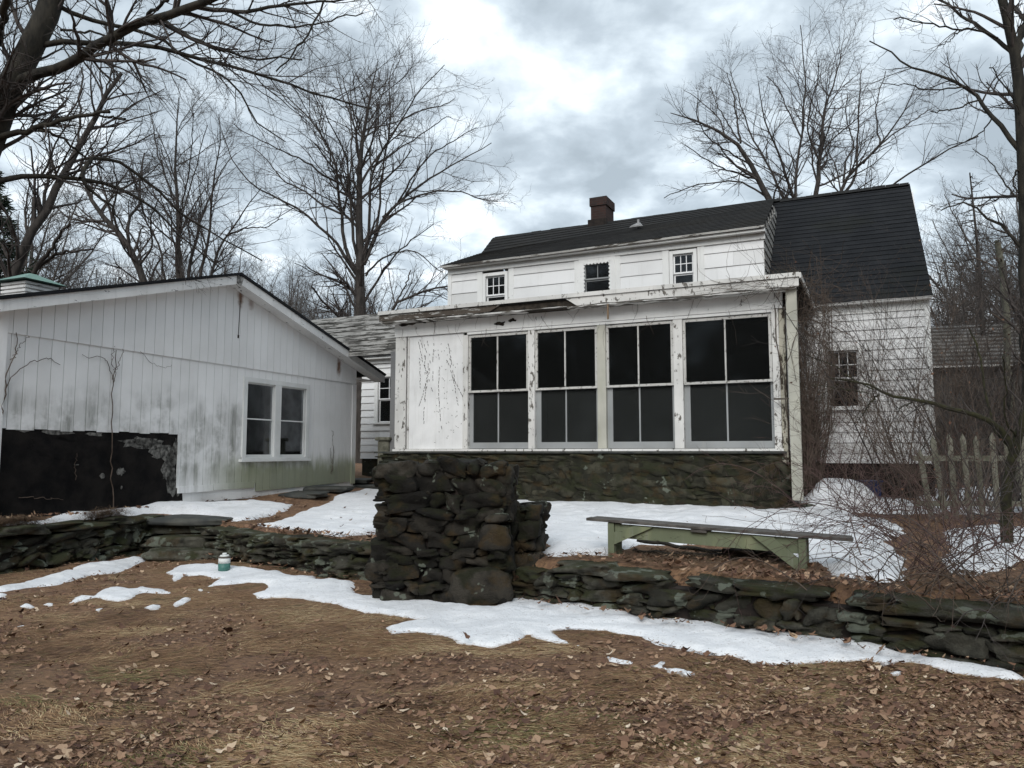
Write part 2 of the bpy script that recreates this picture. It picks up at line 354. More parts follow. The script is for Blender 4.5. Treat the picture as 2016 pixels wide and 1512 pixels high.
# ------------------------------------------------------------------ world: overcast sky
SUN_EL, SUN_AZ = math.radians(36), math.radians(192)     # azimuth clockwise from +Y
w = bpy.data.worlds.new('World'); scene.world = w; w.use_nodes = True; t = w.node_tree; t.nodes.clear()
out = t.nodes.new('ShaderNodeOutputWorld'); sky = t.nodes.new('ShaderNodeTexSky'); sky.sky_type = 'NISHITA'; sky.sun_disc = False
sky.sun_elevation = SUN_EL; sky.sun_rotation = SUN_AZ
bg1 = t.nodes.new('ShaderNodeBackground'); t.links.new(sky.outputs[0], bg1.inputs[0]); bg1.inputs[1].default_value = .06
tc = t.nodes.new('ShaderNodeTexCoord'); sp = t.nodes.new('ShaderNodeSeparateXYZ'); t.links.new(tc.outputs['Generated'], sp.inputs[0])
def wm(op, a, b):
    n = t.nodes.new('ShaderNodeMath'); n.operation = op
    for i, v in enumerate((a, b)):
        if isinstance(v, (int, float)): n.inputs[i].default_value = v
        else: t.links.new(v, n.inputs[i])
    return n.outputs[0]
den = wm('ADD', wm('MAXIMUM', sp.outputs[2], 0.), .28)
cx = t.nodes.new('ShaderNodeCombineXYZ'); t.links.new(wm('DIVIDE', sp.outputs[0], den), cx.inputs[0]); t.links.new(wm('MULTIPLY', wm('DIVIDE', sp.outputs[1], den), 1.0), cx.inputs[1])
def wnoise(scale, det, off, dist=.3):
    mp = t.nodes.new('ShaderNodeMapping'); t.links.new(cx.outputs[0], mp.inputs[0]); mp.inputs['Location'].default_value = off
    n = t.nodes.new('ShaderNodeTexNoise'); t.links.new(mp.outputs[0], n.inputs['Vector']); n.inputs['Scale'].default_value = scale; n.inputs['Detail'].default_value = det
    n.inputs['Roughness'].default_value = .52; n.inputs['Distortion'].default_value = dist; return n.outputs['Fac']
nz = wm('ADD', wm('MULTIPLY', wnoise(2.1, 3, (8.4, 4.9, 0), .2), .42), wm('MULTIPLY', wnoise(6.5, 8, (7.3, 2.2, 1), .15), .58))
rp = t.nodes.new('ShaderNodeValToRGB'); t.links.new(nz, rp.inputs[0]); e = rp.color_ramp.elements
while len(e) < 4: e.new(.5)
for q, (p, c) in zip(e, [(.40, (.30, .35, .39)), (.48, (.39, .45, .50)), (.55, (.54, .61, .66)), (.64, (.80, .84, .875))]): q.position = p; q.color = (*c, 1)
bg2 = t.nodes.new('ShaderNodeBackground'); t.links.new(rp.outputs[0], bg2.inputs[0]); bg2.inputs[1].default_value = .95
mx = t.nodes.new('ShaderNodeMixShader'); mx.inputs[0].default_value = .9; t.links.new(bg1.outputs[0], mx.inputs[1]); t.links.new(bg2.outputs[0], mx.inputs[2]); t.links.new(mx.outputs[0], out.inputs[0])
sd = bpy.data.lights.new('sun', 'SUN'); sd.energy = 1.3; sd.angle = math.radians(35); sd.color = (1, .98, .95); so = bpy.data.objects.new('sun', sd); col.objects.link(so)
dirv = Vector((math.sin(SUN_AZ) * math.cos(SUN_EL), math.cos(SUN_AZ) * math.cos(SUN_EL), math.sin(SUN_EL)))
so.rotation_euler = (-dirv).to_track_quat('-Z', 'Y').to_euler(); so.location = (0, -5, 20)

# ------------------------------------------------------------------ terrain
WALL = np.array([(60, -30), (12, .0), (5.5, 4.45), (3.76, 5.6), (2.56, 6.45), (1.41, 7.25), (0, 8.15), (-1.93, 9.45), (-4.1, 11.2), (-5.2, 12.1), (-5.62, 12.3), (-6.0, 11.0), (-6.5, 9.5), (-7.6, 6.5), (-9.5, 2), (-12, -8), (-60, -400), (60, -400)], float)
def poly_sd(P, x, y):
    """signed distance (inside positive) of points to polygon"""
    x = np.asarray(x, float); y = np.asarray(y, float); d2 = np.full(x.shape, 1e12); ins = np.zeros(x.shape, bool)
    n = len(P)
    for i in range(n):
        ax, ay = P[i]; bx, by = P[(i + 1) % n]; ex, ey = bx - ax, by - ay; L = ex * ex + ey * ey + 1e-12
        tt = np.clip(((x - ax) * ex + (y - ay) * ey) / L, 0, 1); dx = x - ax - tt * ex; dy = y - ay - tt * ey
        d2 = np.minimum(d2, dx * dx + dy * dy)
        c = ((ay > y) != (by > y)); xi = ex * (y - ay) / (ey + 1e-15) + ax; ins ^= (c & (x < xi))
    return np.where(ins, 1, -1) * np.sqrt(d2)
def terr(x, y):
    x = np.asarray(x, float); y = np.asarray(y, float)
    d = -poly_sd(WALL, x, y)          # >0 on the terrace
    dd = np.clip(d, 0, 14)
    T = .45 + .03 * dd + .22 * ss(-3.0, -6.2, x) * ss(0, .8, d) + .10 * ss(-2.5, -5.5, x) * ss(1.5, 5, d) - .04 * ss(3, 8, x)
    T = T + fbm(x * 1.1, y * 1.1, 5) * .07 + .35 * ss(20, 60, y)
    L = fbm(x * .9, y * .9, 9) * .05 + fbm(x * 4, y * 4, 19, 2) * .018 + .05 * ss(1.2, .1, -d) * (1 + fbm(x * 3, y * 3, 44))
    return L + (T - L) * ss(.12, .30, d)
def grid_axis(lo, hi, step, far):
    a = list(np.arange(lo, hi, step)); g = step
    q = hi
    while q < far: a.append(q); g *= 1.35; q += g
    g = step; q = lo - step; b = []
    while q > -far: b.append(q); g *= 1.35; q -= g
    return np.array(b[::-1] + a)
def sheet(name, xs, ys, zf, mat, label=None, kind='structure'):
    X, Y = np.meshgrid(xs, ys); Z = zf(X, Y); V = np.stack([X, Y, Z], -1).reshape(-1, 3); nx = len(xs)
    i = np.arange(len(ys) - 1)[:, None] * nx + np.arange(nx - 1)[None]
    F = np.stack([i, i + 1, i + nx + 1, i + nx], -1).reshape(-1, 4)
    m = MB(); m.addarr(V, F, np.zeros(len(V))); return m.build(name, mat, None, kind)
gxs = grid_axis(-10, 9, .07, 600); gys = grid_axis(3.2, 15, .07, 600)
g0 = sheet('ground', gxs, gys, terr, M['ground'])
g0['label'] = 'brown lawn and raised terrace ground'

def gpt(px, py):
    """photo pixel -> point on the terrain"""
    d = ray(px, py); tt = 3. / d[1]
    prev = 1
    for _ in range(4500):
        p = C0 + d * tt; h = p[2] - float(terr(p[0], p[1]))
        if h < 0: break
        tt += max(.004, min(.08, h * .8)) / d[1]
    return p[0], p[1]
def crop(ox, oy, sc, pts): return [gpt(ox + x / sc, oy + y / sc) for x, y in pts]
c4 = lambda P: crop(0, 960, 2.653, P)
c5 = lambda P: crop(1000, 980, 2.688, P)
c6 = lambda P: crop(1500, 960, 3.6008, P)
pp = lambda P: crop(0, 0, 1, P)
lawn_snow = [
 c4([(-60, 530), (100, 505), (180, 480), (300, 450), (380, 420), (540, 390), (640, 375), (740, 360), (765, 385), (720, 400), (660, 430), (600, 450), (450, 465), (400, 480), (310, 510), (200, 520), (30, 545), (-60, 550)]),
 pp([(325, 1129), (347, 1116), (377, 1112), (430, 1112), (456, 1114), (528, 1124), (565, 1131), (618, 1135), (629, 1143), (693, 1145), (704, 1154), (697, 1163), (705, 1171), (735, 1175), (760, 1177), (820, 1183), (880, 1187), (930, 1195), (975, 1195), (1000, 1180), (1030, 1175), (1060, 1178), (1095, 1190), (1130, 1183), (1165, 1186), (1225, 1203), (1400, 1222), (1580, 1242), (1680, 1255), (1760, 1275), (1835, 1288), (1850, 1300), (1900, 1310), (1980, 1322), (2010, 1333), (2030, 1342), (1985, 1341), (1925, 1335), (1880, 1328), (1840, 1315), (1790, 1305), (1740, 1312), (1700, 1300), (1650, 1305), (1600, 1308), (1540, 1310), (1480, 1308), (1440, 1290), (1390, 1290), (1340, 1280), (1300, 1272), (1260, 1255), (1220, 1250), (1190, 1243), (1120, 1240), (1088, 1243), (1098, 1256), (1120, 1266), (1142, 1272), (1100, 1268), (1055, 1258), (1040, 1250), (1022, 1262), (1000, 1268), (970, 1278), (900, 1268), (880, 1255), (820, 1245), (770, 1250), (758, 1235), (790, 1226), (830, 1222), (780, 1213), (720, 1207), (690, 1200), (655, 1188), (610, 1183), (588, 1179), (569, 1177), (508, 1179), (490, 1169), (520, 1165), (528, 1152), (490, 1147), (448, 1152), (407, 1156), (430, 1141), (400, 1133), (362, 1135), (348, 1144), (340, 1146), (341, 1135)]),
 c4([(500, 550), (560, 530), (640, 520), (690, 535), (740, 515), (800, 530), (870, 535), (900, 555), (830, 555), (750, 550), (700, 570), (690, 585), (620, 598), (560, 590), (500, 575), (440, 590), (400, 605), (355, 605), (390, 575), (430, 568), (480, 572)]),
 c4([(-40, 548), (40, 552), (35, 580), (-40, 595)]), c4([(100, 622), (130, 610), (170, 610), (190, 625), (150, 635)]), c4([(218, 614), (240, 604), (275, 604), (292, 614), (250, 624)]),
 c4([(483, 640), (515, 630), (547, 629), (520, 650)]), c4([(900, 605), (940, 585), (958, 570), (1000, 576), (985, 596), (950, 615), (920, 632), (905, 624)]),
 c4([(753, 628), (800, 613), (852, 612), (830, 637), (790, 642)]), c4([(1023, 535), (1040, 529), (1067, 532), (1060, 546)]), c4([(1073, 548), (1085, 540), (1103, 543), (1097, 556)]),
 c4([(50, 735), (100, 718), (160, 712), (150, 724), (90, 732)]),
 c5([(518, 838), (560, 848), (660, 868), (672, 882), (600, 882), (540, 868)]),
 c5([(693, 880), (780, 883), (800, 868), (827, 868), (832, 893), (900, 903), (940, 908), (1002, 933), (970, 952), (918, 948), (918, 932), (860, 932), (800, 907)]),
 c6([(888, 1312), (930, 1296), (980, 1300), (1018, 1320), (990, 1340), (930, 1338)]),
]
terr_snow = [
 c4([(-80, 210), (60, 180), (170, 165), (270, 148), (400, 122), (650, 95), (850, 78), (1100, 83), (1220, 78), (1280, 66), (1350, 70), (1480, 90), (1535, 88), (1510, 122), (1430, 150), (1390, 158), (1330, 170), (1240, 182), (1100, 180), (860, 166), (780, 178), (640, 165), (560, 170), (390, 186), (200, 205), (60, 225), (-80, 245)]),
 c4([(1225, 225), (1390, 192), (1480, 165), (1600, 112), (1730, 68), (1750, 42), (1880, 12), (2050, 15), (2100, 60), (2080, 240), (1950, 248), (1770, 262), (1700, 250), (1620, 240), (1500, 224), (1400, 238), (1240, 242)]),
 c4([(935, 240), (1000, 198), (1050, 215), (980, 250)]),
 pp([(1000, 985), (1060, 981), (1150, 989), (1210, 987), (1290, 990), (1400, 990), (1500, 1005), (1560, 1003), (1620, 998), (1660, 1005), (1700, 1018), (1760, 1026), (1790, 1050), (1750, 1068), (1790, 1100), (1790, 1146), (1730, 1150), (1640, 1138), (1605, 1108), (1575, 1120), (1560, 1105), (1550, 1090), (1500, 1078), (1400, 1072), (1330, 1075), (1262, 1074), (1225, 1088), (1195, 1097), (1140, 1093), (1095, 1098), (1060, 1090), (1075, 1075), (1050, 1060)]),
 pp([(1560, 1003), (1600, 985), (1640, 980), (1780, 985), (1860, 1000), (1790, 1015), (1700, 1010)]),
 pp([(1850, 1045), (1960, 1035), (2060, 1045), (2060, 1100), (1990, 1120), (1920, 1135), (1860, 1128), (1845, 1100), (1865, 1080)]),
 c6([(860, 695), (940, 682), (1010, 695), (960, 715), (880, 715)]), c6([(1410, 765), (1480, 752), (1600, 775), (1760, 830), (1700, 838), (1560, 812), (1440, 790)]),
 pp([(1800, 965), (2080, 960), (2080, 1010), (1900, 1015), (1800, 1000)]),
]
def snow_mesh(polys, step, tmax, sdw, name, seed, lo=0., extra=None):
    allp = np.concatenate([np.array(p) for p in polys]); x0, y0 = allp.min(0) - .2; x1, y1 = allp.max(0) + .2
    xs = np.arange(x0, x1, step); ys = np.arange(y0, y1, step); X, Y = np.meshgrid(xs, ys)
    S = np.full(X.shape, -9.)
    for p in polys:
        p = np.array(p); a = p.min(0) - .3; b = p.max(0) + .3
        m = (X > a[0]) & (X < b[0]) & (Y > a[1]) & (Y < b[1])
        if m.any(): S[m] = np.maximum(S[m], poly_sd(p, X[m], Y[m]))
    na = .035 if step < .04 else .06; S = S + (.028 if step < .04 else 0) + fbm(X * 7, Y * 7, seed) * na + fbm(X * 22, Y * 22, seed + 7, 2) * .026
    if extra is not None: S = np.minimum(S, extra(X, Y))
    T = -.03 + (tmax + .03) * ss(-.02, sdw, S) ** .6 + np.clip(S, 0, 1) * (fbm(X * 2.3, Y * 2.3, seed + 3) * .12) * tmax / .08
    Z = terr(X, Y) + np.where(S > -.02, np.maximum(T, -.03), -.05)
    keep = S > -.05; nx = len(xs)
    k = keep[:-1, :-1] | keep[1:, :-1] | keep[:-1, 1:] | keep[1:, 1:]
    i = (np.arange(len(ys) - 1)[:, None] * nx + np.arange(nx - 1)[None])[k]
    F = np.stack([i, i + 1, i + nx + 1, i + nx], -1)
    used = np.unique(F); rm = -np.ones(X.size, int); rm[used] = np.arange(len(used))
    V = np.stack([X, Y, Z], -1).reshape(-1, 3)[used]; m = MB(); m.addarr(V, rm[F], np.zeros(len(V)))
    return m.build(name, M['snow'], None, 'stuff')
sn = snow_mesh(lawn_snow, .03, .034, .14, 'snow', 31); tag(sn, 'melting white snow strips and scraps lying along the foot of the stone wall on the lawn', 'snow')
sn2 = snow_mesh(terr_snow, .045, .05, .2, 'snow', 61, extra=lambda X, Y: (-poly_sd(WALL, X, Y) - .38) * 1.0); tag(sn2, 'wide sheet of old white snow covering the raised terrace before the house', 'snow')

# ------------------------------------------------------------------ stones
def rbox(n=4, p=4.):
    V = []; F = []
    for ax in range(3):
        for sg in (-1, 1):
            b = len(V)
            for i in range(n + 1):
                for j in range(n + 1):
                    q = [0, 0, 0]; q[ax] = sg; q[(ax + 1) % 3] = -1 + 2 * i / n; q[(ax + 2) % 3] = -1 + 2 * j / n; V.append(q)
            for i in range(n):
                for j in range(n):
                    a = b + i * (n + 1) + j; f = (a, a + n + 1, a + n + 2, a + 1); F.append(f if sg > 0 else f[::-1])
    V = np.array(V, float); nr = (np.abs(V) ** p).sum(1) ** (1 / p); return V / nr[:, None], F
RB = {p: rbox(6, p) for p in (3., 4.5, 8.)}
def stone(mb, fr, c, h, rng, p=4.5, rough=.12, a=None, rot=None):
    """c=(s,r,z) centre, h half sizes"""
    V, F = RB[p]; V = V.copy()
    ph = rng.uniform(0, 6.3, (4, 3)); fq = rng.uniform(1.2, 3.2, (4, 3))
    d = sum(np.sin(V @ fq[i] + ph[i][0]) for i in range(4)) * rough * .5
    sd_ = int(rng.integers(1e6)); k_ = 2.2
    d = d + (vn(V[:, 0] * k_ + 9, V[:, 1] * k_ + V[:, 2] * k_, sd_) + vn(V[:, 2] * k_, V[:, 0] * k_ + 5, sd_ + 1)) * rough * 1.6 + vn(V[:, 0] * 6, V[:, 2] * 6, sd_) * rough * .5
    V = V * (1 + d[:, None]); 
    sk = rng.uniform(-.18, .18); V[:, 0] += V[:, 2] * sk; V[:, 2] += V[:, 0] * rng.uniform(-.12, .12)
    V = V * np.array(h)
    if rot: ca, sa = math.cos(rot), math.sin(rot); V = np.stack([V[:, 0] * ca - V[:, 2] * sa, V[:, 1], V[:, 0] * sa + V[:, 2] * ca], 1)
    P = np.array([fr(c[0] + q[0], c[1] + q[1], c[2] + q[2]) for q in V])
    mb.add(P, F, rng.uniform(0, 1) if a is None else a, 0, True)
def courses(mb, fr, s0, s1, zb, zt, r0, dep, rng, hs=(.07, .15), ws=(.18, .5), p=4.5, rough=.1, jut=.03, gap=.004):
    """irregular courses of stones; zb, zt functions of s"""
    z = 0.; H = max(zt(s) - zb(s) for s in np.linspace(s0, s1, 9))
    while z < H:
        h = rng.uniform(*hs); s = s0 - rng.uniform(0, ws[0])
        while s < s1:
            wd = rng.uniform(*ws); hh = h * rng.uniform(.82, 1.12); cs = s + wd / 2
            base = zb(cs) + z
            pk = p[rng.integers(0, len(p))] if isinstance(p, tuple) else p
            if base + hh * .6 < zt(cs):
                if rng.random() < .22 and h > .1 and pk > 4:
                    stone(mb, fr, (cs, r0 + dep / 2 + rng.uniform(-jut, jut), base + hh * .25), (wd / 2 - gap, dep / 2, hh * .26), rng, pk, rough)
                    stone(mb, fr, (cs, r0 + dep / 2 + rng.uniform(-jut, jut), base + hh * .75), (wd / 2 - gap, dep / 2, hh * .26), rng, pk, rough)
                else:
                    stone(mb, fr, (cs, r0 + dep / 2 + rng.uniform(-jut, jut), base + hh / 2), (wd / 2 - gap, dep / 2, hh / 2 * 1.05), rng, pk, rough, rot=rng.uniform(-.09, .09) if jut > .04 else None)
            s += wd
        z += h
def seg_frame(a, b):
    a = np.array([*a, 0.]); b = np.array([*b, 0.]); e = (b - a); L = np.linalg.norm(e); e = e / L; n_ = np.array([-e[1], e[0], 0.])
    if n_ @ (a - np.array([0, 5., 0])) < 0: n_ = -n_       # away from the lawn
    return (lambda s, r, z: a + e * s + n_ * r + np.array([0, 0, z])), L
def retaining(name, pts, topf, label, seed, cap=True):
    rng = np.random.default_rng(seed); mid = pts[len(pts) // 2]; root = thing(name, (mid[0], mid[1], 0), label, 'stone wall')
    mb = MB(); cb = MB(); bk = MB()
    for i in range(len(pts) - 1):
        fr, L = seg_frame(pts[i], pts[i + 1])
        tp = lambda s: topf(*fr(s, 0, 0)[:2])
        courses(mb, fr, 0, L, lambda s: -.04, lambda s: tp(s) - .07, -.02, .34, rng, (.06, .17), (.14, .50), (4.5, 8.), .17, .06, -.002)
        s = 0.
        while s < L:
            wd = rng.uniform(.3, .75); cs = s + wd / 2
            if rng.random() < .88: stone(cb, fr, (cs, .16 + rng.uniform(-.03, .03), tp(cs) - .03), (wd / 2, .23, .045 * rng.uniform(.8, 1.4)), rng, 8., .14, rot=rng.uniform(-.07, .07))
            s += wd
        bk.box(fr, -.05, L + .05, .06, .36, -.1, min(tp(0), tp(L)) - .1)
    mb.build('wall_stones', M['stone'], root); cb.build('capstones', M['stone'], root); bk.build('earth_core', M['found'], root)
    return root
retaining('stone_wall', [(9, 2.0), (5.5, 4.45), (3.76, 5.6), (2.56, 6.45), (1.41, 7.25), (0.1, 8.15)], lambda x, y: .47 - .015 * max(0, x) + .03 * float(vn(x * 2, y * 2, 3)), 'mossy dry stone retaining wall running right from the fieldstone pier below the green bench', 11)
retaining('stone_wall', [(-1.2, 9.0), (-1.93, 9.45), (-4.1, 11.2), (-4.5, 11.52)], lambda x, y: .45 + .02 * float(vn(x * 3, y, 3)), 'low mossy dry stone wall between the fieldstone pier and the corner steps', 12)
retaining('stone_wall', [(-5.55, 12.3), (-6.0, 11.0), (-6.5, 9.5), (-7.6, 6.5)], lambda x, y: .60 + .03 * float(vn(x * 3, y * 2, 3)), 'turf-capped dry stone wall left of the corner steps, in front of the white outbuilding', 13)

# steps in the corner of the two walls
root = thing('stone_steps', (-5.0, 11.9, 0), 'three rough flagstone steps in the corner between the two low walls', 'steps'); rng = np.random.default_rng(4)
for i, (x, y, z) in enumerate([(-4.75, 11.45, .1), (-4.95, 11.85, .25), (-5.1, 12.25, .42)]):
    mb = MB(); stone(mb, lambda s, r, zz: np.array([x + s, y + r, z + zz]), (0, 0, 0), (.62, .26, .08), rng, 8., .05); mb.build('step_slab', M['stone'], root)
root = thing('flagstone_walk', (-3.0, 15.5, .7), 'dark wet flagstones leading between the white outbuilding and the porch', 'path stones')
for i, (x0, x1, y0, y1) in enumerate([(620, 735, 945, 953), (585, 690, 962, 968), (560, 640, 974, 979), (690, 760, 958, 964), (300, 470, 1026, 1031)]):
    a = gpt((x0 + x1) / 2, (y0 + y1) / 2); wd = (x1 - x0) / FPX * a[1] / 2; mb = MB()
    stone(mb, lambda s, r, zz: np.array([a[0] + s, a[1] + r, float(terr(a[0], a[1])) + .03 + zz]), (0, 0, 0), (wd, .5, .06), rng, 8., .06); mb.build('flagstone', M['slab'], root)

# fieldstone pier
root = thing('fieldstone_pier', (-.75, 8.4, 0), 'squat dark mossy fieldstone pier with a lower stub on its right side', 'stone pier'); rng = np.random.default_rng(21)
PFR = lambda s, r, z: np.array([-.70, 8.05, 0]) + np.array([math.cos(-.10), math.sin(-.10), 0]) * s + np.array([math.sin(.10), math.cos(.10), 0]) * r + np.array([0, 0, z])
mb = MB(); bk = MB()
bk.box(PFR, -.60, .56, .06, .72, -.1, 1.34)
def facecourses(fr, s0, s1, z0, z1, r0, hs, ws, taper=0.):
    z = z0
    while z < z1 - .04:
        h = rng.uniform(*hs); s = s0 + taper * (z / z1)
        while s < s1 - .08:
            wd = min(rng.uniform(*ws), s1 - s + .03); p = (3., 4.5, 8., 8.)[rng.integers(0, 4)]; oz = rng.uniform(-.3, .3) * h
            stone(mb, fr, (s + wd / 2, r0 + .12 + rng.uniform(-.05, .05), z + h / 2 + oz * .5), (wd / 2 * rng.uniform(.98, 1.08), .17, h / 2 * rng.uniform(1.0, 1.12)), rng, p, .13, rot=rng.uniform(-.18, .18), a=float(np.clip(rng.beta(.8, 1.8) * 1.3, 0, 1)))
            if rng.random() < .5: stone(mb, fr, (s, r0 + .08, z + rng.uniform(0, h)), (rng.uniform(.03, .06), .1, rng.uniform(.02, .04)), rng, 4.5, .25, rot=rng.uniform(-.4, .4))
            s += wd
        z += h * .93
facecourses(PFR, -.65, .60, 0, 1.40, 0, (.07, .20), (.13, .46), .05)
SFR = lambda s, r, z: PFR(.50 - r + .12, s, z)        # right side
facecourses(SFR, .05, .7, 0, 1.38, 0, (.12, .24), (.18, .36))
LFR = lambda s, r, z: PFR(-.62 + r - .12, s, z)
facecourses(LFR, .05, 1.0, 0, 1.36, 0, (.14, .26), (.22, .4))
for i in range(6):
    for j in range(2): stone(mb, PFR, (-.52 + i * .195, .18 + j * .3, 1.36 + rng.uniform(-.02, .03)), (.14, .18, .075), rng, 3., .15)
stone(mb, PFR, (-.64, .13, 1.40), (.13, .17, .085), rng, 4.5, .05, a=1.)
stone(mb, PFR, (.62, .15, 1.35), (.09, .14, .10), rng, 3., .1, a=1.); stone(mb, PFR, (.55, -.03, .92), (.12, .09, .05), rng, 3., .05, a=1.3)
stone(mb, PFR, (.38, -.03, .22), (.30, .12, .19), rng, 4.5, .08, a=.8); stone(mb, PFR, (.52, -.04, .72), (.17, .12, .14), rng, 3., .08, a=.7)
mb.build('pier_stones', M['pillar'], root); bk.build('mortar_core', M['found'], root)
mb = MB(); bk = MB(); STF = lambda s, r, z: PFR(.58 + s, .40 + r, .32 + z)
bk.box(STF, .0, .24, .1, .6, -.3, .52)
facecourses(STF, -.02, .36, .0, .62, 0, (.12, .22), (.16, .3)); facecourses(lambda s, r, z: STF(.26 - r + .1, s, z), .1, .7, 0, .60, 0, (.14, .24), (.2, .34))
for j in range(3): stone(mb, STF, (.10, .2 + j * .2, .58), (.2, .17, .07), rng, 3., .12, a=.9)
mb.build('side_stub', M['pillar'], root); bk.build('stub_core', M['found'], root)
a = np.array([*gpt(1012, 1178), 0]); b = at(1010, 1097, a[1] + .02); mb = MB(); mb.tube([a - [0, 0, .05], (a + b) / 2 + [.003, 0, .02], b], [.014, .012], 6)
tag(mb.build('wooden_stake', M['stake']), 'thin tan stake standing upright at the right foot of the fieldstone pier', 'stake')

# ------------------------------------------------------------------ lapped boards
def lapped(mb, fr, s0, s1, zs, r, holes=(), th=.022, rng=None, slope=None, joint=(1.8, 3.6), smin=None, smax=None, jit=.002, m=0, gapz=0):
    """courses between successive zs; wedge boards, thick at their foot. slope: (dr/dz) leaning back."""
    rng = rng or np.random.default_rng(1)
    for k in range(len(zs) - 1):
        za, zb = zs[k], zs[k + 1]; a0 = smin((za + zb) / 2) if smin else s0; a1 = smax((za + zb) / 2) if smax else s1
        cuts = sorted(set([a0, a1] + [h[i] for h in holes for i in (0, 1) if a0 < h[i] < a1 and h[3] > za and h[2] < zb]))
        q = a0 + rng.uniform(.3, joint[1]); js = []
        while q < a1: js.append(q); q += rng.uniform(*joint)
        cuts = sorted(cuts + js)
        for c0, c1 in zip(cuts[:-1], cuts[1:]):
            if c1 - c0 < .01: continue
            mid = (c0 + c1) / 2; rg = [(za, zb)]
            for h in holes:
                if h[0] <= mid <= h[1]:
                    nr = []
                    for (x, y) in rg:
                        if h[3] <= x or h[2] >= y: nr.append((x, y)); continue
                        if h[2] > x: nr.append((x, h[2]))
                        if h[3] < y: nr.append((h[3], y))
                    rg = nr
            d0 = rng.uniform(-jit, jit); av = rng.uniform(0, 1)
            for x, y in rg:
                if y - x < .004: continue
                ro = lambda z: r - th * (zb - z) / (zb - za) - .006 + d0 + (slope * (z - zs[0]) if slope else 0)
                ri = lambda z: r + .012 + (slope * (z - zs[0]) if slope else 0)
                e = .0015
                xx = x + gapz + rng.uniform(-jit, jit) * .6
                P = [fr(c0 + e, ro(x), xx), fr(c1 - e, ro(x), xx), fr(c1 - e, ri(x), xx), fr(c0 + e, ri(x), xx), fr(c0 + e, ro(y), y), fr(c1 - e, ro(y), y), fr(c1 - e, ri(y), y), fr(c0 + e, ri(y), y)]
                mb.hexa(P, av, m)

def window(fr, root, s0, s1, z0, z1, r, grid=(3, 2), bottom=1, casing=.09, label=None, tm='trim', sm='vinyl', split=.5, head=True):
    """double hung window in a wall at r; returns part"""
    cm = MB()
    cm.box(fr, s0 - casing, s0, r - .045, r + .02, z0 - .01, z1 + casing); cm.box(fr, s1, s1 + casing, r - .045, r + .02, z0 - .01, z1 + casing)
    cm.box(fr, s0, s1, r - .043, r + .02, z1, z1 + casing)
    wo = cm.build('window', M[tm], root, bevel=.004)
    gm = M['glass3'] if z1 > 5 else M['glass']
    if label: wo['label'] = label
    sl = MB(); sl.box(fr, s0 - casing - .03, s1 + casing + .03, r - .085, r + .05, z0 - .06, z0 - .012); sl.build('sill', M[tm], wo, bevel=.005)
    zm = z0 + (z1 - z0) * split; f = .035
    u = MB(); ru = r + .02
    u.box(fr, s0 + .002, s0 + f, ru, ru + .03, zm, z1 - .002); u.box(fr, s1 - f, s1 - .002, ru, ru + .03, zm, z1 - .002)
    u.box(fr, s0 + f, s1 - f, ru, ru + .03, z1 - f, z1 - .002); u.box(fr, s0 + f, s1 - f, ru, ru + .03, zm, zm + f)
    nx, nz = grid
    for i in range(1, nx): x = s0 + f + (s1 - s0 - 2 * f) * i / nx; u.box(fr, x - .009, x + .009, ru + .004, ru + .026, zm + f, z1 - f)
    for i in range(1, nz): z = zm + f + (z1 - zm - 2 * f) * i / nz; u.box(fr, s0 + f, s1 - f, ru + .006, ru + .024, z - .009, z + .009)
    u.build('upper_sash', M[sm], wo)
    l = MB(); rl = r + .055
    l.box(fr, s0 + .002, s0 + f, rl, rl + .03, z0, zm - .002); l.box(fr, s1 - f, s1 - .002, rl, rl + .03, z0, zm - .002); l.box(fr, s0 + f, s1 - f, rl, rl + .03, z0, z0 + f * .8); l.box(fr, s0 + f, s1 - f, rl, rl + .03, zm - f, zm - .004)
    l.build('lower_sash', M[sm], wo)
    g = MB(); g.box(fr, s0 + .02, s1 - .02, ru + .012, ru + .016, zm + .01, z1 - .01); g.box(fr, s0 + .02, s1 - .02, rl + .012, rl + .016, z0 + .01, zm - .01); g.build('pane', gm, wo)
    return wo

# ------------------------------------------------------------------ the house
rng = np.random.default_rng(5)
house = thing('house', hf(2, 4, .7), 'white clapboard two storey house with dark shingle roof, brick chimney and upstairs dormer', 'house')
RW = 3.2
low_w = [(5.64, 6.20, 2.50, 3.65)]
dor_w = [(hx(955, 542, RW)[0] + .03, hx(995, 542, RW)[0], 5.32, 5.99), (hx(1150, 518, RW)[0], hx(1202, 518, RW)[0], 5.30, 6.03), (hx(1325, 500, RW)[0], hx(1365, 500, RW)[0], 5.33, 6.02)]
SL, SR = -3.30, 7.48; EZ = 4.62
mb = MB()
hol = [(a - .05, b + .05, c - .05, d + .06) for a, b, c, d in low_w]
lapped(mb, hf, 4.6, SR, list(np.arange(1.38, 4.5, .205)) + [4.50], RW, hol, .024, rng, joint=(1.2, 2.4))
mb.build('wall', M['siding'], house)
mb = MB(); hold = [(a - .16, b + .16, c - .3, d + .25) for a, b, c, d in dor_w]
lapped(mb, hf, SL, 4.45, [4.6, 4.96, 5.30, 5.63, 5.95, 6.16], RW, hold, .02, rng, joint=(2, 4))
mb.build('dormer_wall', M['siding'], house)
mb = MB()
mb.box(hf, 4.6, SR + .02, RW - .04, RW + .05, 4.38, 4.56); mb.box(hf, 4.6, SR + .04, RW - .22, RW + .03, 4.56, 4.62)
mb.box(hf, SL - .03, 4.48, RW - .05, RW + .05, 6.14, 6.27); mb.box(hf, SL - .08, 4.5, RW - .2, RW + .05, 6.27, 6.33)
mb.box(hf, SL - .03, SL + .08, RW - .042, RW + .05, 4.6, 6.14); mb.box(hf, SR - .07, SR + .02, RW - .044, RW + .05, 1.36, 4.38)
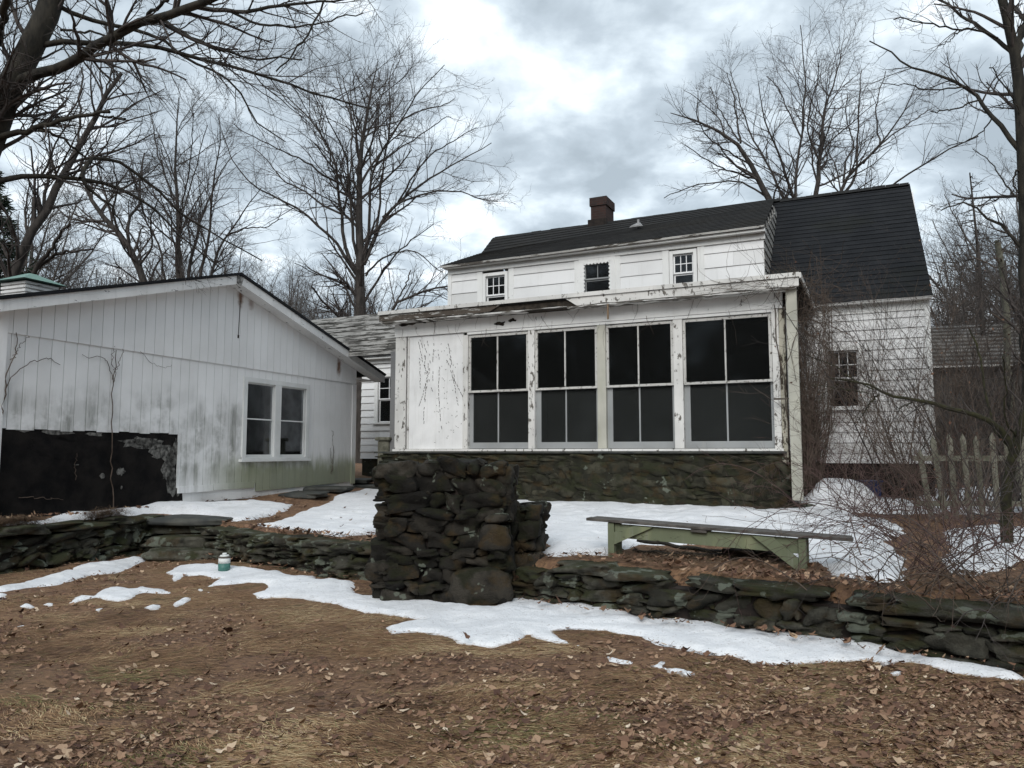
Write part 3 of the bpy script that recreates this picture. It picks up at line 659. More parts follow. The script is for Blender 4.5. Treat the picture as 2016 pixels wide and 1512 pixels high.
for a, b, c, d in dor_w:
    mb.box(hf, a - .24, a - .092, RW - .028, RW + .03, c - .5, d + .14); mb.box(hf, b + .092, b + .24, RW - .028, RW + .03, c - .5, d + .14)
build_each(mb, 'eave_trim', M['trim'], house, bevel=.004)
for i, (a, b, c, d) in enumerate(low_w): window(hf, house, a, b, c, d, RW, (3, 2), casing=.10, label='six over one window in the ground floor wall')
window(hf, house, *dor_w[0][:2], dor_w[0][2] - .06, dor_w[0][3], RW, (3, 2), casing=.08, split=.32, label='leftmost dormer window, raised shade'); window(hf, house, *dor_w[2][:2], dor_w[2][2] - .1, dor_w[2][3], RW, (3, 2), casing=.08, split=.44, label='rightmost dormer window')
a, b, c, d = dor_w[1]
wo = window(hf, house, a + .0, b - .0, c - .28, d + .0, RW, (2, 1), casing=.12, split=.62, label='middle dormer window with scalloped trim boards', sm='screen')
mb = MB(); sc = []
for side, sg in ((a, 1), (b, -1)):
    z = c - .2
    while z < d - .03: mb.prism(hf, [(side + sg * (.0 + .035 * math.sin(q / 6 * math.pi)), z + .09 * q / 6) for q in range(7)] + [(side - sg * .06, z + .09), (side - sg * .06, z)], RW - .055, RW - .048); z += .09
x = a
while x < b - .02: mb.prism(hf, [(x + .085 * q / 6, d - .04 * math.sin(q / 6 * math.pi)) for q in range(7)] + [(x + .085, d + .02), (x, d + .02)], RW - .055, RW - .048); x += .085
mb.build('scalloped_trim', M['trim'], wo)
# core (solid boxes, the shade of unlit rooms put into their colour), side walls
mb = MB(); mb.box(hf, SL + .1, SR - .1, RW + .5, 9.3, .4, 4.3); mb.box(hf, SL + .15, 4.3, RW + .5, 6., 4.3, 6.1); mb.build('gloom_painted_core', M['dark'], house)
mb = MB(); mb.box(hf, SR - .04, SR, RW + .02, 9.5, 1.38, 4.4); mb.box(hf, SL, SL + .04, RW + .02, 5.6, 4.3, 6.2)
mb.prism(lambda s, r, z: hf(r, s, z), [(RW + .02, 4.4), (9.6, 4.4), (6.4, 7.75)], SR - .04, SR); mb.prism(lambda s, r, z: hf(r, s, z), [(RW + .02, 6.2), (6.4, 6.2), (6.2, 7.6), (5.3, 6.95)], SL, SL + .04)
mb.build('side_wall', M['siding'], house)
mb = MB(); mb.box(hf, 5.1, SR - .03, RW + .03, 9.3, .3, 1.37); mb.build('foundation', M['found'], house)
# roofs as lapped shingle courses on a slope
def shingle(root, name, mat, A, B, C, D, n, rng, under=.05, th=.02):
    """A,B eave left/right, C,D ridge right/left (world points)"""
    A, B, C, D = map(np.array, (A, B, C, D)); nm = np.cross(B - A, D - A); nm /= np.linalg.norm(nm)
    if nm[2] < 0: nm = -nm
    mb = MB()
    for k in range(n):
        t0, t1 = k / n, (k + 1) / n; l0 = A + (D - A) * t0; l1 = A + (D - A) * t1; r0 = B + (C - B) * t0; r1 = B + (C - B) * t1
        cuts = [0.]; 
        while cuts[-1] < 1: cuts.append(min(1, cuts[-1] + rng.uniform(.25, .95) / np.linalg.norm(r0 - l0)))
        for u0, u1 in zip(cuts[:-1], cuts[1:]):
            j = rng.uniform(0, .004); sag = rng.uniform(-.006, .006)
            f0, f1, b0, b1 = l0 + (r0 - l0) * u0, l0 + (r0 - l0) * u1, l1 + (r1 - l1) * u0, l1 + (r1 - l1) * u1
            dn = (l0 - l1) / np.linalg.norm(l0 - l1) * sag
            mb.hexa([f0 + nm * 0 + dn, f1 + dn, b1 - nm * .01, b0 - nm * .01, f0 + nm * (th + j) + dn, f1 + nm * (th + j) + dn, b1 + nm * .003, b0 + nm * .003], rng.uniform(0, 1))
    o = mb.build(name, mat, root)
    C, D = B + (C - B) * .09, A + (D - A) * .09; ub = MB(); ub.hexa([A - nm * under, B - nm * under, C - nm * under, D - nm * under, A - nm * .002, B - nm * .002, C - nm * .012, D - nm * .012]); ub.build('roof_deck', M['peeling'] if name == 'dormer_roof' else M['trim'], o)
    return o
RZ, RR = 7.93, 6.4
shingle(house, 'roof', M['roof'], hf(3.9, 2.95, 4.60), hf(7.55, 2.95, 4.60), hf(7.42, RR, RZ), hf(3.9, RR, RZ + .03), 26, rng, th=.012)
MR = hf(4.42, 5.35, 6.38 + (RZ + .09 - 6.38) * (5.35 - 2.93) / (RR - .05 - 2.93)); ML = hf(-3.50, 5.35, 7.26)
shingle(house, 'dormer_roof', M['roof2'], hf(-3.42, 2.93, 6.33), hf(4.50, 2.93, 6.38), MR, ML, 13, rng, th=.014)
shingle(house, 'upper_roof', M['roof2'], ML, MR, hf(4.36, RR - .02, RZ + .09), hf(-3.66, RR - .02, RZ + .06), 5, rng, th=.014)
mb = MB(); mb.hexa([hf(-3.66, RR, RZ), hf(7.42, RR, RZ - .04), hf(7.5, 9.8, 4.6), hf(-3.6, 9.8, 4.6), hf(-3.66, RR, RZ + .07), hf(7.42, RR, RZ + .02), hf(7.5, 9.8, 4.7), hf(-3.6, 9.8, 4.7)])
mb.build('rear_roof', M['roof'], house)
mb = MB(); x = -3.6
while x < 7.4:
    zz = RZ + (.06 if x < 4.3 else .03); mb.prism(lambda s, r, z: hf(r, s, z), [(RR - .12, zz - .07), (RR, zz + .025 + rng.uniform(0, .015)), (RR + .12, zz - .07)], x, min(x + .3, 7.4) - .005, rng.uniform(0, 1)); x += .3
mb.build('ridge_cap', M['roof2'], house)
# dormer cheek (right side)
mb = MB(); dfr = lambda s, r, z: hf(4.45 - r, s, z)
lapped(mb, dfr, RW, RR, list(np.arange(4.85, 7.7, .19)), 0, (), .018, rng, smin=lambda z: max(RW, RW - .3), smax=lambda z: 99)
mb = MB()
for k in range(13):
    z0 = 4.9 + k * .2; z1 = z0 + .2; zm = z0 + .1
    ra = max(RW - .02, RW + (zm - 6.4) / ((RZ - 6.3) / (RR - 2.95))); rb = 2.95 + (z0 - 4.60) / ((RZ - 4.60) / (RR - 2.95)) + .1
    if rb - ra > .03: mb.hexa([hf(4.45, ra, z0), hf(4.475, ra, z0), hf(4.475, rb, z0), hf(4.45, rb, z0), hf(4.45, ra, z1), hf(4.455, ra, z1), hf(4.455, rb, z1), hf(4.45, rb, z1)], rng.uniform(0, 1))
mb.build('dormer_cheek', M['weather'], house)
# chimney + vent pipe
ca, zc = hx(1163, 410, RR - .1); ca += .02; ct = hx(1166, 391, RR - .1)[1]
ch = MB(); ch.box(hf, ca, ca + .44, RR - .15, RR + .55, 7.4, ct - .24); ch.box(hf, ca - .03, ca + .47, RR - .18, RR + .58, ct - .24, ct - .0)
cho = ch.build('chimney', M['brick'], house)
mb = MB(); mb.box(hf, ca - .06, ca + .48, RR - .25, RR - .14, RZ - .2, RZ + .13); mb.box(hf, ca + .1, ca + .34, RR, RR + .4, ct, ct + .02); mb.build('flashing', M['found'], cho)
vs, vz = hx(1257, 462, 5.0); zr = 6.36 + (RZ + .09 - 6.38) * (5.0 - 2.93) / (RR - 2.98)
mb = MB(); mb.tube([hf(vs, 5.0, zr - .05), hf(vs, 5.0, zr + .16)], .03, 8); mb.hexa([hf(vs - .2, 4.85, zr - .06), hf(vs + .16, 4.85, zr - .06), hf(vs + .05, 5.1, zr + .04), hf(vs - .05, 5.1, zr + .04), hf(vs - .14, 4.85, zr - .02), hf(vs + .1, 4.85, zr - .02), hf(vs + .03, 5.05, zr + .1), hf(vs - .03, 5.05, zr + .1)]); mb.build('vent_pipe', M['metal'], house)

# ------------------------------------------------------------------ glazed porch
porch = thing('sun_porch', hf(1, 0, .65), 'derelict white sun porch with four large dark windows, peeling fascia and stone base', 'porch')
Z0, Z1 = 1.70, 3.97; PL, PR = -2.74, 5.14
wins = [(-.98, .36), (.50, 1.78), (1.95, 3.22), (3.39, 4.91)]
posts = [(-1.10, -.98), (.36, .50), (1.78, 1.95), (3.22, 3.39)]
for a, b in posts:
    mb = MB(); mb.box(hf, a + .002, b - .002, -.03, .09, 1.665, Z1 + .01); mb.build('post', M['downspout'] if a == 1.78 else M['halfpeel'], porch, bevel=.004)
mb = MB(); mb.box(hf, PL, PL + .27, -.028, .09, 1.665, 4.05); mb.box(hf, PL + .30, PL + .34, -.02, .09, 1.665, 4.03); mb.build('corner_post', M['halfpeel'], porch, bevel=.004)
mb = MB(); mb.box(hf, 4.915, 5.03, -.03, .09, 1.66, 4.05); mb.build('corner_post', M['halfpeel'], porch, bevel=.004)
mb = MB(); P = []
for i in range(14): P.append((5.035 + float(vn(i * .9, 3, 8)) * .03, 1.45 + i * .2))
mb.prism(hf, P + [(5.13, 4.05), (5.12, 1.38)], -.01, .085); mb.build('rotten_corner_board', M['rotten'], porch)
mb = MB(); mb.box(hf, PL + .34, -1.102, 0, .05, 1.665, 4.03); mb.build('blank_panel', M['panel'], porch)
mb = MB(); mb.box(hf, PL - .01, 5.1, -.05, .09, 4.04, 4.31); mb.box(hf, -1.0, 4.93, -.035, .09, 3.985, 4.035); mb.build('header_board', M['trim'], porch, bevel=.004)
mb = MB(); mb.box(hf, PL - .02, 5.06, -.075, .12, 1.615, 1.66); mb.build('sill_board', M['halfpeel'], porch, bevel=.006)
for i, (a, b) in enumerate(wins):
    zm = 2.84; cm = MB(); f = .05
    cm.box(hf, a + .002, a + f, .0, .07, zm, Z1); cm.box(hf, b - f, b - .002, .0, .07, zm, Z1); cm.box(hf, a + f, b - f, .0, .07, Z1 - f, Z1); cm.box(hf, a + .002, b - .002, -.012, .06, zm - .045, zm - .002)
    mid = (a + b) / 2 - .02; cm.box(hf, mid - .014, mid + .014, .01, .06, zm, Z1 - f)
    wo = cm.build('window', M['sash'], porch, bevel=.003)
    l = MB(); f2 = .075 if i else .06
    l.box(hf, a + .002, a + f2 + .03, .05, .09, Z0 - .03, zm - .047); l.box(hf, b - f2 + .03, b - .002, .05, .09, Z0 - .03, zm - .047); l.box(hf, a + f2 + .03, b - f2 + .03, .05, .09, Z0 - .03, Z0 + .09); l.box(hf, mid - .012, mid + .016, .055, .085, Z0 + .09, zm - .047)
    l.build('lower_sash', M['screen'], wo)
    g = MB(); g.box(hf, a + .02, b - .02, .030, .034, zm + .01, Z1 - .02); g.build('pane', M['glass'], wo); g = MB(); g.box(hf, a + .04, b - .02, .066, .070, Z0, zm - .05); g.build('screen', M['screenm'], wo)
# interior, right side wall, roof
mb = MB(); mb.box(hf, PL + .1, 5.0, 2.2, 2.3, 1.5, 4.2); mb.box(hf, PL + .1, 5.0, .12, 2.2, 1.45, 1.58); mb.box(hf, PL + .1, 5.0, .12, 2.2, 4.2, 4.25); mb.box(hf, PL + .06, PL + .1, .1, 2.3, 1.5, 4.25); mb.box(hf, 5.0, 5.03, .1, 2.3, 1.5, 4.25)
mb.build('gloom_painted_interior', M['dark'], porch)  # porch room gloom is painted into these surfaces
mb = MB()
for (a, b) in ((-.55, -.47), (-.2, -.14)): mb.box(hf, a, b, 2.1, 2.15, 1.7, 3.2)
build_each(mb, 'inner_door_frame', M['curtain'], porch)
sdf = lambda s, r, z: hf(5.15 - r, s, z)
mb = MB(); lapped(mb, sdf, .09, RW - .05, list(np.arange(1.62, 4.3, .22)), 0, (), .02, rng); mb.build('side_wall', M['siding'], porch)
mb = MB(); mb.box(hf, PL - .02, PL + .05, .09, RW, 1.62, 4.3); mb.build('left_wall', M['siding'], porch)
mb = MB(); mb.box(hf, -2.95, 5.40, -.33, RW + .0, 4.455, 4.50); mb.build('roof', M['roof2'], porch)
mb = MB(); mb.box(hf, -2.97, 5.41, -.375, -.34, 4.485, 4.56); mb.box(hf, 5.412, 5.44, -.36, RW, 4.46, 4.555); mb.build('drip_edge', M['halfpeel'], porch)
h0, h1 = hx(985, 612, -.35)[0], hx(1112, 600, -.35)[0]
def ragged(s0, s1, z0, z1, n, ends, rr):
    top = [(s0 + (s1 - s0) * i / n, z1 - (rr.uniform(0, .01))) for i in range(n + 1)]
    bot = [(s0 + (s1 - s0) * i / n, z0 + rr.uniform(0, .022)) for i in range(n + 1)]
    if ends[0]: bot[0] = (s0 + .22, z0 + .01); top[0] = (s0, z1); bot[1] = (s0 + .25, z0)
    if ends[1]: bot[-1] = (s1 - .25, z0 + .02); bot[-2] = (s1 - .4, z0 + .02)
    return top + bot[::-1]
mb = MB(); mb.prism(hf, ragged(-2.96, h0, 4.34, 4.483, 22, (0, 1), rng), -.335, -.31); o = mb.build('fascia', M['bare'], porch)
mb = MB(); mb.prism(hf, ragged(h1, 5.40, 4.325, 4.483, 22, (1, 0), rng), -.345, -.315); o = mb.build('fascia', M['halfpeel'], porch); o['label'] = 'right length of fascia, paint half gone'
mb = MB(); mb.prism(hf, ragged(-2.9, 1.3, 4.30, 4.335, 30, (0, 0), rng), -.36, -.10); mb.prism(hf, ragged(1.31, 5.36, 4.285, 4.32, 30, (0, 0), rng), -.365, -.10); mb.build('lower_moulding', M['peeling'], porch)
mb = MB(); mb.box(hf, -2.9, 5.38, -.30, -.06, 4.315, 4.455); mb.build('rotten_framing', M['darkwood'], porch)
mb = MB(); s, _ = hx(1197, 612, -.34); mb.box(hf, s - .01, s + .02, -.37, -.35, 4.02, 4.30); mb.build('hanging_batten', M['stake'], porch)
mb = MB()
for px, py, w_, h_ in ((800, 637, .18, .05), (985, 637, .12, .04), (1008, 630, .08, .035), (835, 633, .1, .03)):
    s, z = hx(px, py, -.06); P = [(s + w_ * math.cos(q) * (1 + .35 * math.sin(3.1 * q + px)), z + h_ * math.sin(q) * (1 + .4 * math.sin(4.3 * q + px))) for q in np.linspace(0, 6.0, 14)]
    mb.prism(hf, P, -.056, -.048)
build_each(mb, 'bare_patch', M['darkwood'], porch)
# stone base
mb = MB(); courses(mb, hf, PL - .3, 5.1, lambda s: .45, lambda s: 1.60, -.02, .25, rng, (.07, .24), (.12, .62), 4.5, .2, .015, -.012); mb.build('stone_base', M['founds'], porch)
mb = MB(); mb.box(hf, PL - .3, 5.08, .0, .5, .3, 1.57); mb.build('base_core', M['founds'], porch)
mb = MB(); mb.box(hf, PL - .5, 5.1, -.06, .15, 1.575, 1.612); mb.build('stone_ledge', M['slab'], porch, bevel=.008)
# downspout
s0, _ = hx(1548, 600, -.2); zb = hx(1567, 985, -.2)[1]
ds = thing('downspout', hf(s0, -.2, zb), 'square off white downspout on the porch corner, cut off above the snow', 'downspout')
mb = MB(); mb.box(hf, s0, s0 + .17, -.27, -.17, zb, 4.30); mb.build('pipe', M['downspout'], ds, bevel=.006)
mb = MB(); mb.box(hf, s0 - .25, s0 + .01, -.18, -.15, 2.47, 2.5); mb.box(hf, s0 - .06, s0 + .01, -.18, .0, 4.0, 4.03); build_each(mb, 'bracket', M['candk'], ds)

# ------------------------------------------------------------------ breezeway panel and rear wing
br = thing('breezeway', hf(-4.5, .8, .8), 'weathered grey clapboard breezeway band joining outbuilding and porch', 'breezeway')
zt = hx(690, 623, .7)[1]; zb = hx(780, 696, .7)[1]
mb = MB(); lapped(mb, hf, -7.2, PL - .03, list(np.linspace(zb, zt, 9)), .7, (), .02, rng, jit=.006, joint=(1.5, 3)); mb.build('clapboard_band', M['weather'], br)
mb = MB(); mb.box(hf, -7.2, PL - .05, .73, 2.6, zt - .35, zt - .2); mb.build('roof', M['roof2'], br)
s_, _ = hx(773, 760, .5); mb = MB(); mb.box(hf, s_ - .06, s_ + .1, .5, .62, .8, zb + .02); mb.build('post', M['greypost'], br)
a = hf(-6.0, 1.0, zt - .04); mb = MB(); stone(mb, lambda s, r, z: hf(-5.7 + s, 1.3 + r, zt + z), (0, 0, 0), (.7, .4, .07), rng, 3., .1)
tag(mb.build('roof_snow', M['snow'], None), 'small cap of snow on the breezeway roof beside the outbuilding roof', 'snow')
wing = thing('rear_wing', hf(-4.4, 5, .9), 'narrow white clapboard wing seen between the outbuilding and the porch', 'building wing')
sw, _ = hx(712, 800, 5); WR = 5.
wa, wb = hx(745, 780, WR)[0], hx(779, 780, WR)[0] + .12; wz0, wz1 = hx(760, 831, WR)[1], hx(760, 742, WR)[1]
we = hx(745, 708, WR)[1]; wbz = hx(740, 903, WR)[1]
mb = MB(); lapped(mb, hf, sw, -3.3, list(np.arange(wbz, we - .2, .205)) + [we - .12], WR, [(wa - .05, wb + .05, wz0 - .02, wz1 + .03)], .03, rng, jit=.006); mb.build('wall', M['siding'], wing)
window(hf, wing, wa, wb, wz0, wz1, WR, (2, 2), casing=.12)
mb = MB(); mb.box(hf, sw - .1, -3.3, WR - .08, WR + .03, we - .12, we); mb.box(hf, sw - .15, -3.2, WR - .25, WR + .1, we, we + .06); build_each(mb, 'eave_trim', M['trim'], wing)
mb = MB(); mb.hexa([hf(sw - .2, WR - .3, we + .06), hf(-3.3, WR - .3, we + .06), hf(-3.3, WR + 2, we + .5), hf(sw - .2, WR + 2, we + .5), hf(sw - .2, WR - .3, we + .12), hf(-3.3, WR - .3, we + .12), hf(-3.3, WR + 2, we + .57), hf(sw - .2, WR + 2, we + .57)]); mb.build('roof', M['roof2'], wing)
mb = MB(); mb.box(hf, sw + .05, -3.3, WR + .4, WR + 2, 1., we); mb.build('gloom_painted_core', M['dark'], wing)  # solid box, room shade put into its colour
mb = MB(); mb.box(hf, sw + .03, -3.0, WR + .03, WR + .35, .5, wbz); mb.build('foundation', M['founds'], wing)
mb = MB(); mb.box(hf, s_ - .35, s_ - .05, .45, .75, .85, 1.85); mb.box(hf, s_ - .4, s_ + .0, .4, .8, 1.85, 1.93)
tag(mb.build('stone_post', M['palebark'], None, bevel=.03), 'short pale stone gatepost beside the left end of the porch', 'post')

# ------------------------------------------------------------------ garage / outbuilding
gar = thing('outbuilding', gf(4.4, 2, .85), 'low white gabled outbuilding with vertical board siding, mildew stains and a torn black patch', 'outbuilding')
GW = 8.62; PKS = 4.42
top = lambda s: 4.82 - abs(s - PKS) * (.268 if s < PKS else .288)
BZ = 3.26
gw = [(1.93, 2.77, 1.52, 2.97), (2.96, 3.79, 1.52, 2.97)]
PS0 = 5.42; PZ = gxz(200, 850)[1]
def zbase(s): return .95 - .022 * s
# upper boards (proud) and lower boards
ub = MB(); lb = MB(); s = 0.; rng = np.random.default_rng(8)
while s < GW:
    w_ = .203; e = min(s + w_, GW); av = rng.uniform(0, 1); g = .004
    t0, t1 = top(s + g) + .02, top(e - g) + .02
    if s < PKS < e: ub.prism(gf, [(s + g, BZ - .02), (e - g, BZ - .02), (e - g, t1), (PKS, 4.84), (s + g, t0)], -.045, -.012, av)
    else: ub.prism(gf, [(s + g, BZ - .02), (e - g, BZ - .02), (e - g, t1), (s + g, t0)], -.045, -.012, av)
    av = rng.uniform(0, 1)
    zb_ = zbase(s) - .05 if s < PS0 else PZ + .012 * math.sin(s * 9)
    if s > 3.4 and s < PS0: zb_ = .98
    segs = [(zb_, BZ - .01)]
    for h in gw[:1]:
        lo, hi = gw[0][0] - .06, gw[1][1] + .06
        if s < hi and e > lo: segs = [(zb_, 1.46), (3.02, BZ - .01)]
    for a, b in segs: lb.box(gf, s + g, e - g, -.022, 0, a, b, av)
    s = e
for (x0, x1) in ((gw[0][0] - .2, gw[0][0] - .0), (gw[1][1] + .0, gw[1][1] + .2)): lb.box(gf, x0, x1, -.0225, .0, 1.46, 3.02, .3)
ub.build('upper_siding', M['garage'], gar); lb.build('lower_siding', M['garage'], gar)
mb = MB(); mb.prism(gf, [(0, .7), (GW, .7), (GW, top(GW)), (PKS, 4.8), (0, top(0))], .004, .02)
bo = mb.build('backing', M['dark'], gar)
# keep the wall open behind the panes: rebuild backing round the openings
me = bo.data; bpy.data.objects.remove(bo)
mb = MB(); mb.box(gf, 0, 1.93, .004, .02, .7, 3.02); mb.box(gf, 3.79, GW, .004, .02, .7, 3.02); mb.box(gf, 1.93, 3.79, .004, .02, .7, 1.5); mb.prism(gf, [(0, 3.02), (GW, 3.02), (GW, top(GW)), (PKS, 4.8), (0, top(0))], .004, .02)
mb.build('backing', M['gtrim'], gar)
mb = MB(); mb.box(gf, -.03, .14, -.035, .0, .85, BZ - .03); mb.box(gf, GW - .02, GW + .10, -.05, .2, .6, BZ + .3); mb.box(gf, 3.5, 4.6, -.034, -.001, .90, 1.02); mb.box(gf, 4.61, PS0 + .03, -.034, -.001, .885, 1.005); build_each(mb, 'corner_trim', M['garage'], gar, bevel=.003)
mb = MB(); mb.box(gf, 0, GW, .05, .3, .2, .97); mb.build('foundation', M['founds'], gar)
# torn black patch
mb = MB(); top_pts = [(PS0 + (GW - .02 - PS0) * i / 24, PZ + .045) for i in range(25)]
P = [(PS0 - .10 + .05 * float(vn(i * .7, 1, 2)), .62 + i * .1) for i in range(13)]
mb.prism(gf, [(GW - .02, PZ + .1), (GW - .02, .5)] + P + [(PS0 - .02, PZ + .1)], -.008, -.002); bp = mb.build('black_patch', M['tar'], gar)
mb = MB()
def scrap(cx, cz, w_, h_, seed, r=-.016):
    rr = np.random.default_rng(seed); n = 18; P = [(cx + w_ * math.cos(q) * rr.uniform(.6, 1.15), cz + h_ * math.sin(q) * rr.uniform(.55, 1.15)) for q in np.linspace(0, 2 * math.pi, n, endpoint=False)]
    mb.prism(gf, P, r, r + .004, rr.uniform(0, 1))
for i, (px, py, w_, h_) in enumerate([(275, 872, .45, .10), (320, 890, .28, .14), (330, 925, .16, .3), (338, 955, .14, .2), (45, 847, .12, .03), (110, 851, .3, .05), (185, 855, .16, .03), (300, 876, .28, .10), (335, 905, .12, .22), (335, 940, .12, .2), (345, 880, .06, .14), (237, 928, .08, .07), (200, 937, .06, .04), (238, 960, .02, .03), (150, 915, .05, .008), (350, 965, .05, .12), (270, 868, .12, .07)]):
    s, z = gxz(px, py); scrap(s, z, w_, h_, i + 3)
build_each(mb, 'torn_paper', M['torn'], bp)
mb = MB()
for (px, py, w_, h_) in ((160, 858, .5, .10), (100, 880, .35, .2), (250, 890, .3, .25)):
    s, z = gxz(px, py); scrap(s, z, w_, h_, int(px), -.013)
build_each(mb, 'loose_felt', M['tar'], bp)
# window pair
cm = MB(); A0, A1, Zb, Zt = 1.84, 3.88, 1.50, 3.0
cm.box(gf, A0 - .02, A0 + .09, -.05, .02, Zb, Zt + .07); cm.box(gf, A1 - .09, A1 + .02, -.05, .02, Zb, Zt + .07); cm.box(gf, A0 + .09, A1 - .09, -.048, .02, Zt - .03, Zt + .07); cm.box(gf, 2.77, 2.96, -.048, .02, Zb, Zt - .03)
wo = cm.build('window', M['gwin'], gar, bevel=.004)
sl = MB(); sl.box(gf, A0 - .06, A1 + .08, -.09, .0, Zb - .09, Zb - .04); sl.box(gf, A0, A1, -.05, .0, Zb - .04, Zb); sl.build('sill', M['gwin'], wo, bevel=.005)
ms = MB()
for a, b, c, d in gw:
    c = Zb; f = .028
    ms.box(gf, a, a + f, .0, .04, c, d); ms.box(gf, b - f, b, .0, .04, c, d); ms.box(gf, a + f, b - f, .0, .04, c, c + .05); ms.box(gf, a + f, b - f, .0, .04, d - f, d); ms.box(gf, a + f, b - f, -.005, .04, 2.24, 2.265)
ms.build('sash', M['gwin'], wo)
g = MB()
for a, b, c, d in gw: g.box(gf, a + .01, b - .01, .018, .022, Zb, d - .01)
g.build('pane', M['glass2'], wo)
mb = MB(); mb.box(gf, .5, GW - .1, 2.4, 2.5, .8, 3.2); mb.box(gf, .5, GW, .1, 2.4, .8, .95); mb.box(gf, .5, GW, .1, 2.4, 3.2, 3.25); mb.box(gf, .4, .5, .05, 2.5, .8, 3.25); mb.build('gloom_painted_interior', M['dark'], gar)  # indoor shade comes from the dark colour of this shell
mb = MB()
for i in range(4): mb.box(gf, 1.15 + i * .21, 1.33 + i * .21, 2.3, 2.33, 2.35, 2.65); mb.box(gf, 1.15 + i * .21, 1.33 + i * .21, 2.3, 2.33, 2.05, 2.32)
mb.box(gf, 1.2, 2.6, 1.2, 2.0, 1.3, 1.42); mb.box(gf, 1.25, 1.5, 1.3, 1.9, .95, 1.3)
mb.build('inner_window_and_bench', M['curtain'], gar)
mb = MB(); mb.box(gf, -.0, .04, .02, 8.5, .9, top(0) - .05); mb.box(gf, GW - .04, GW, .2, 8.5, .5, top(GW) - .02); mb.build('side_wall', M['garage'], gar)
# roof and rake boards
e0, z0_ = -.83, 3.50; e1, z1_ = 8.98, 3.60; pz = 4.93
mb = MB(); FD = .17
mb.prism(gf, [(e0, z0_), (PKS - .03, pz), (PKS - .03, pz - FD), (e0, z0_ - FD + .01)], -.33, -.295); mb.build('rake_board', M['gtrim'], gar)
mb = MB(); mb.prism(gf, [(PKS + .03, pz), (e1, z1_), (e1, z1_ - FD + .01), (PKS + .03, pz - FD)], -.33, -.295); mb.build('rake_board', M['gtrim'], gar)
mb = MB(); mb.prism(gf, [(PKS - .09, pz - .02), (PKS + .09, pz - .02), (PKS + .09, pz - .17), (PKS - .02, pz - .20)], -.345, -.331); mb.build('ridge_block', M['weather'], gar)
mb = MB(); mb.prism(gf, [(e0, z0_ + .002), (PKS, pz + .002), (PKS, pz + .055), (e0 - .03, z0_ + .05)], -.36, 8.8); mb.prism(gf, [(PKS, pz + .002), (e1, z1_ + .002), (e1 + .03, z1_ + .05), (PKS, pz + .055)], -.36, 8.8, 1.)
mb.build('roof', M['roof'], gar)
mb = MB(); mb.prism(gf, [(e0 + .03, z0_ - .15), (PKS, pz - .16), (PKS, pz - .02), (e0 + .03, z0_ - .01)], -.294, -.05); mb.prism(gf, [(PKS, 4.80), (GW, top(GW)), (e1 - .02, z1_ - .1), (e1 - .02, z1_ - .01), (PKS, pz - .02)], -.294, -.05)
mb.prism(gf, [(e0 + .03, z0_ - .13), (-.0, z0_ - .13), (-.0, z0_ - .11), (e0 + .03, z0_ - .10)], -.05, 8.7); mb.build('soffit', M['gtrim'], gar)
# cord on the gable, cupola
s, z = gxz(469, 592); s2, z2 = gxz(465, 662)
mb = MB(); mb.tube([gf(s, -.05, z), gf(s + .01, -.055, z - .3), gf(s2, -.05, z2)], [.006, .006], 5); mb.tube([gf(s2, -.05, z2 + .02), gf(s2, -.05, z2 - .04)], [.018, .014], 6); mb.build('hanging_cord', M['cord'], gar)
cup = thing('cupola', gf(PKS, 5.4, 5.0), 'small louvred cupola with a pale green copper roof on the outbuilding ridge', 'cupola')
cf = lambda s, r, z: gf(PKS + s, 5.4 + r, z)
mb = MB()
for i in range(4): mb.box(cf, -.38 + .0, .38, -.38, .38, 4.9 + i * .085, 4.95 + i * .085)
mb.box(cf, -.33, .33, -.33, .33, 4.7, 5.22); mb.build('louvres', M['gtrim'], cup)
mb = MB(); V = [cf(-.5, -.5, 5.24), cf(.5, -.5, 5.24), cf(.5, .5, 5.24), cf(-.5, .5, 5.24), cf(-.08, -.08, 5.45), cf(.08, -.08, 5.45), cf(.08, .08, 5.45), cf(-.08, .08, 5.45)]; mb.hexa(V); mb.build('roof', M['copper'], cup, bevel=.01)

# ------------------------------------------------------------------ bench
bl, brp = gpt(1200, 1092), gpt(1597, 1134)
bw = thing('bench', ((bl[0] + brp[0]) / 2, (bl[1] + brp[1]) / 2, .45), 'long green trestle bench with a weathered plank top standing behind the stone wall', 'bench')
pa = at(1155, 1019, bl[1]); pb = at(1679, 1060, brp[1])
e = pb - pa; e[2] = 0; LB = np.linalg.norm(e); e = e / LB; nb = np.array([-e[1], e[0], 0])
zA, zB = pa[2], pb[2]
def bf(s, r, z): return np.array([pa[0], pa[1], 0]) + e * s + nb * r + np.array([0, 0, zA + (zB - zA) * s / LB + z])
mb = MB(); mb.box(bf, 0, LB, -.02, .13, -.03, 0); mb.box(bf, .01, LB - .02, .14, .29, -.032, -.003); mb.build('plank_top', M['bwood'], bw, bevel=.004)
sl_ = (bl[0] - pa[0]) / e[0]; sr_ = (brp[0] - pa[0]) / e[0]
for s in (sl_, sr_):
    b = bf(s, .1, 0); gz = float(terr(b[0], b[1])) - .03; zt_ = b[2] - .035
    mb = MB(); 
    for q in (.0, .2): mb.hexa([bf(s - .035, q, gz - b[2]), bf(s + .035, q, gz - b[2]), bf(s + .035, q + .07, gz - b[2]), bf(s - .035, q + .07, gz - b[2]), bf(s - .035, q, -.034), bf(s + .035, q, -.034), bf(s + .035, q + .07, -.034), bf(s - .035, q + .07, -.034)])
    mb.build('leg', M['bgreen'], bw, bevel=.005)
mb = MB(); mb.box(bf, sl_ + .037, sr_ - .037, .03, .06, -.19, -.045); mb.build('apron', M['bgreen'], bw, bevel=.003)
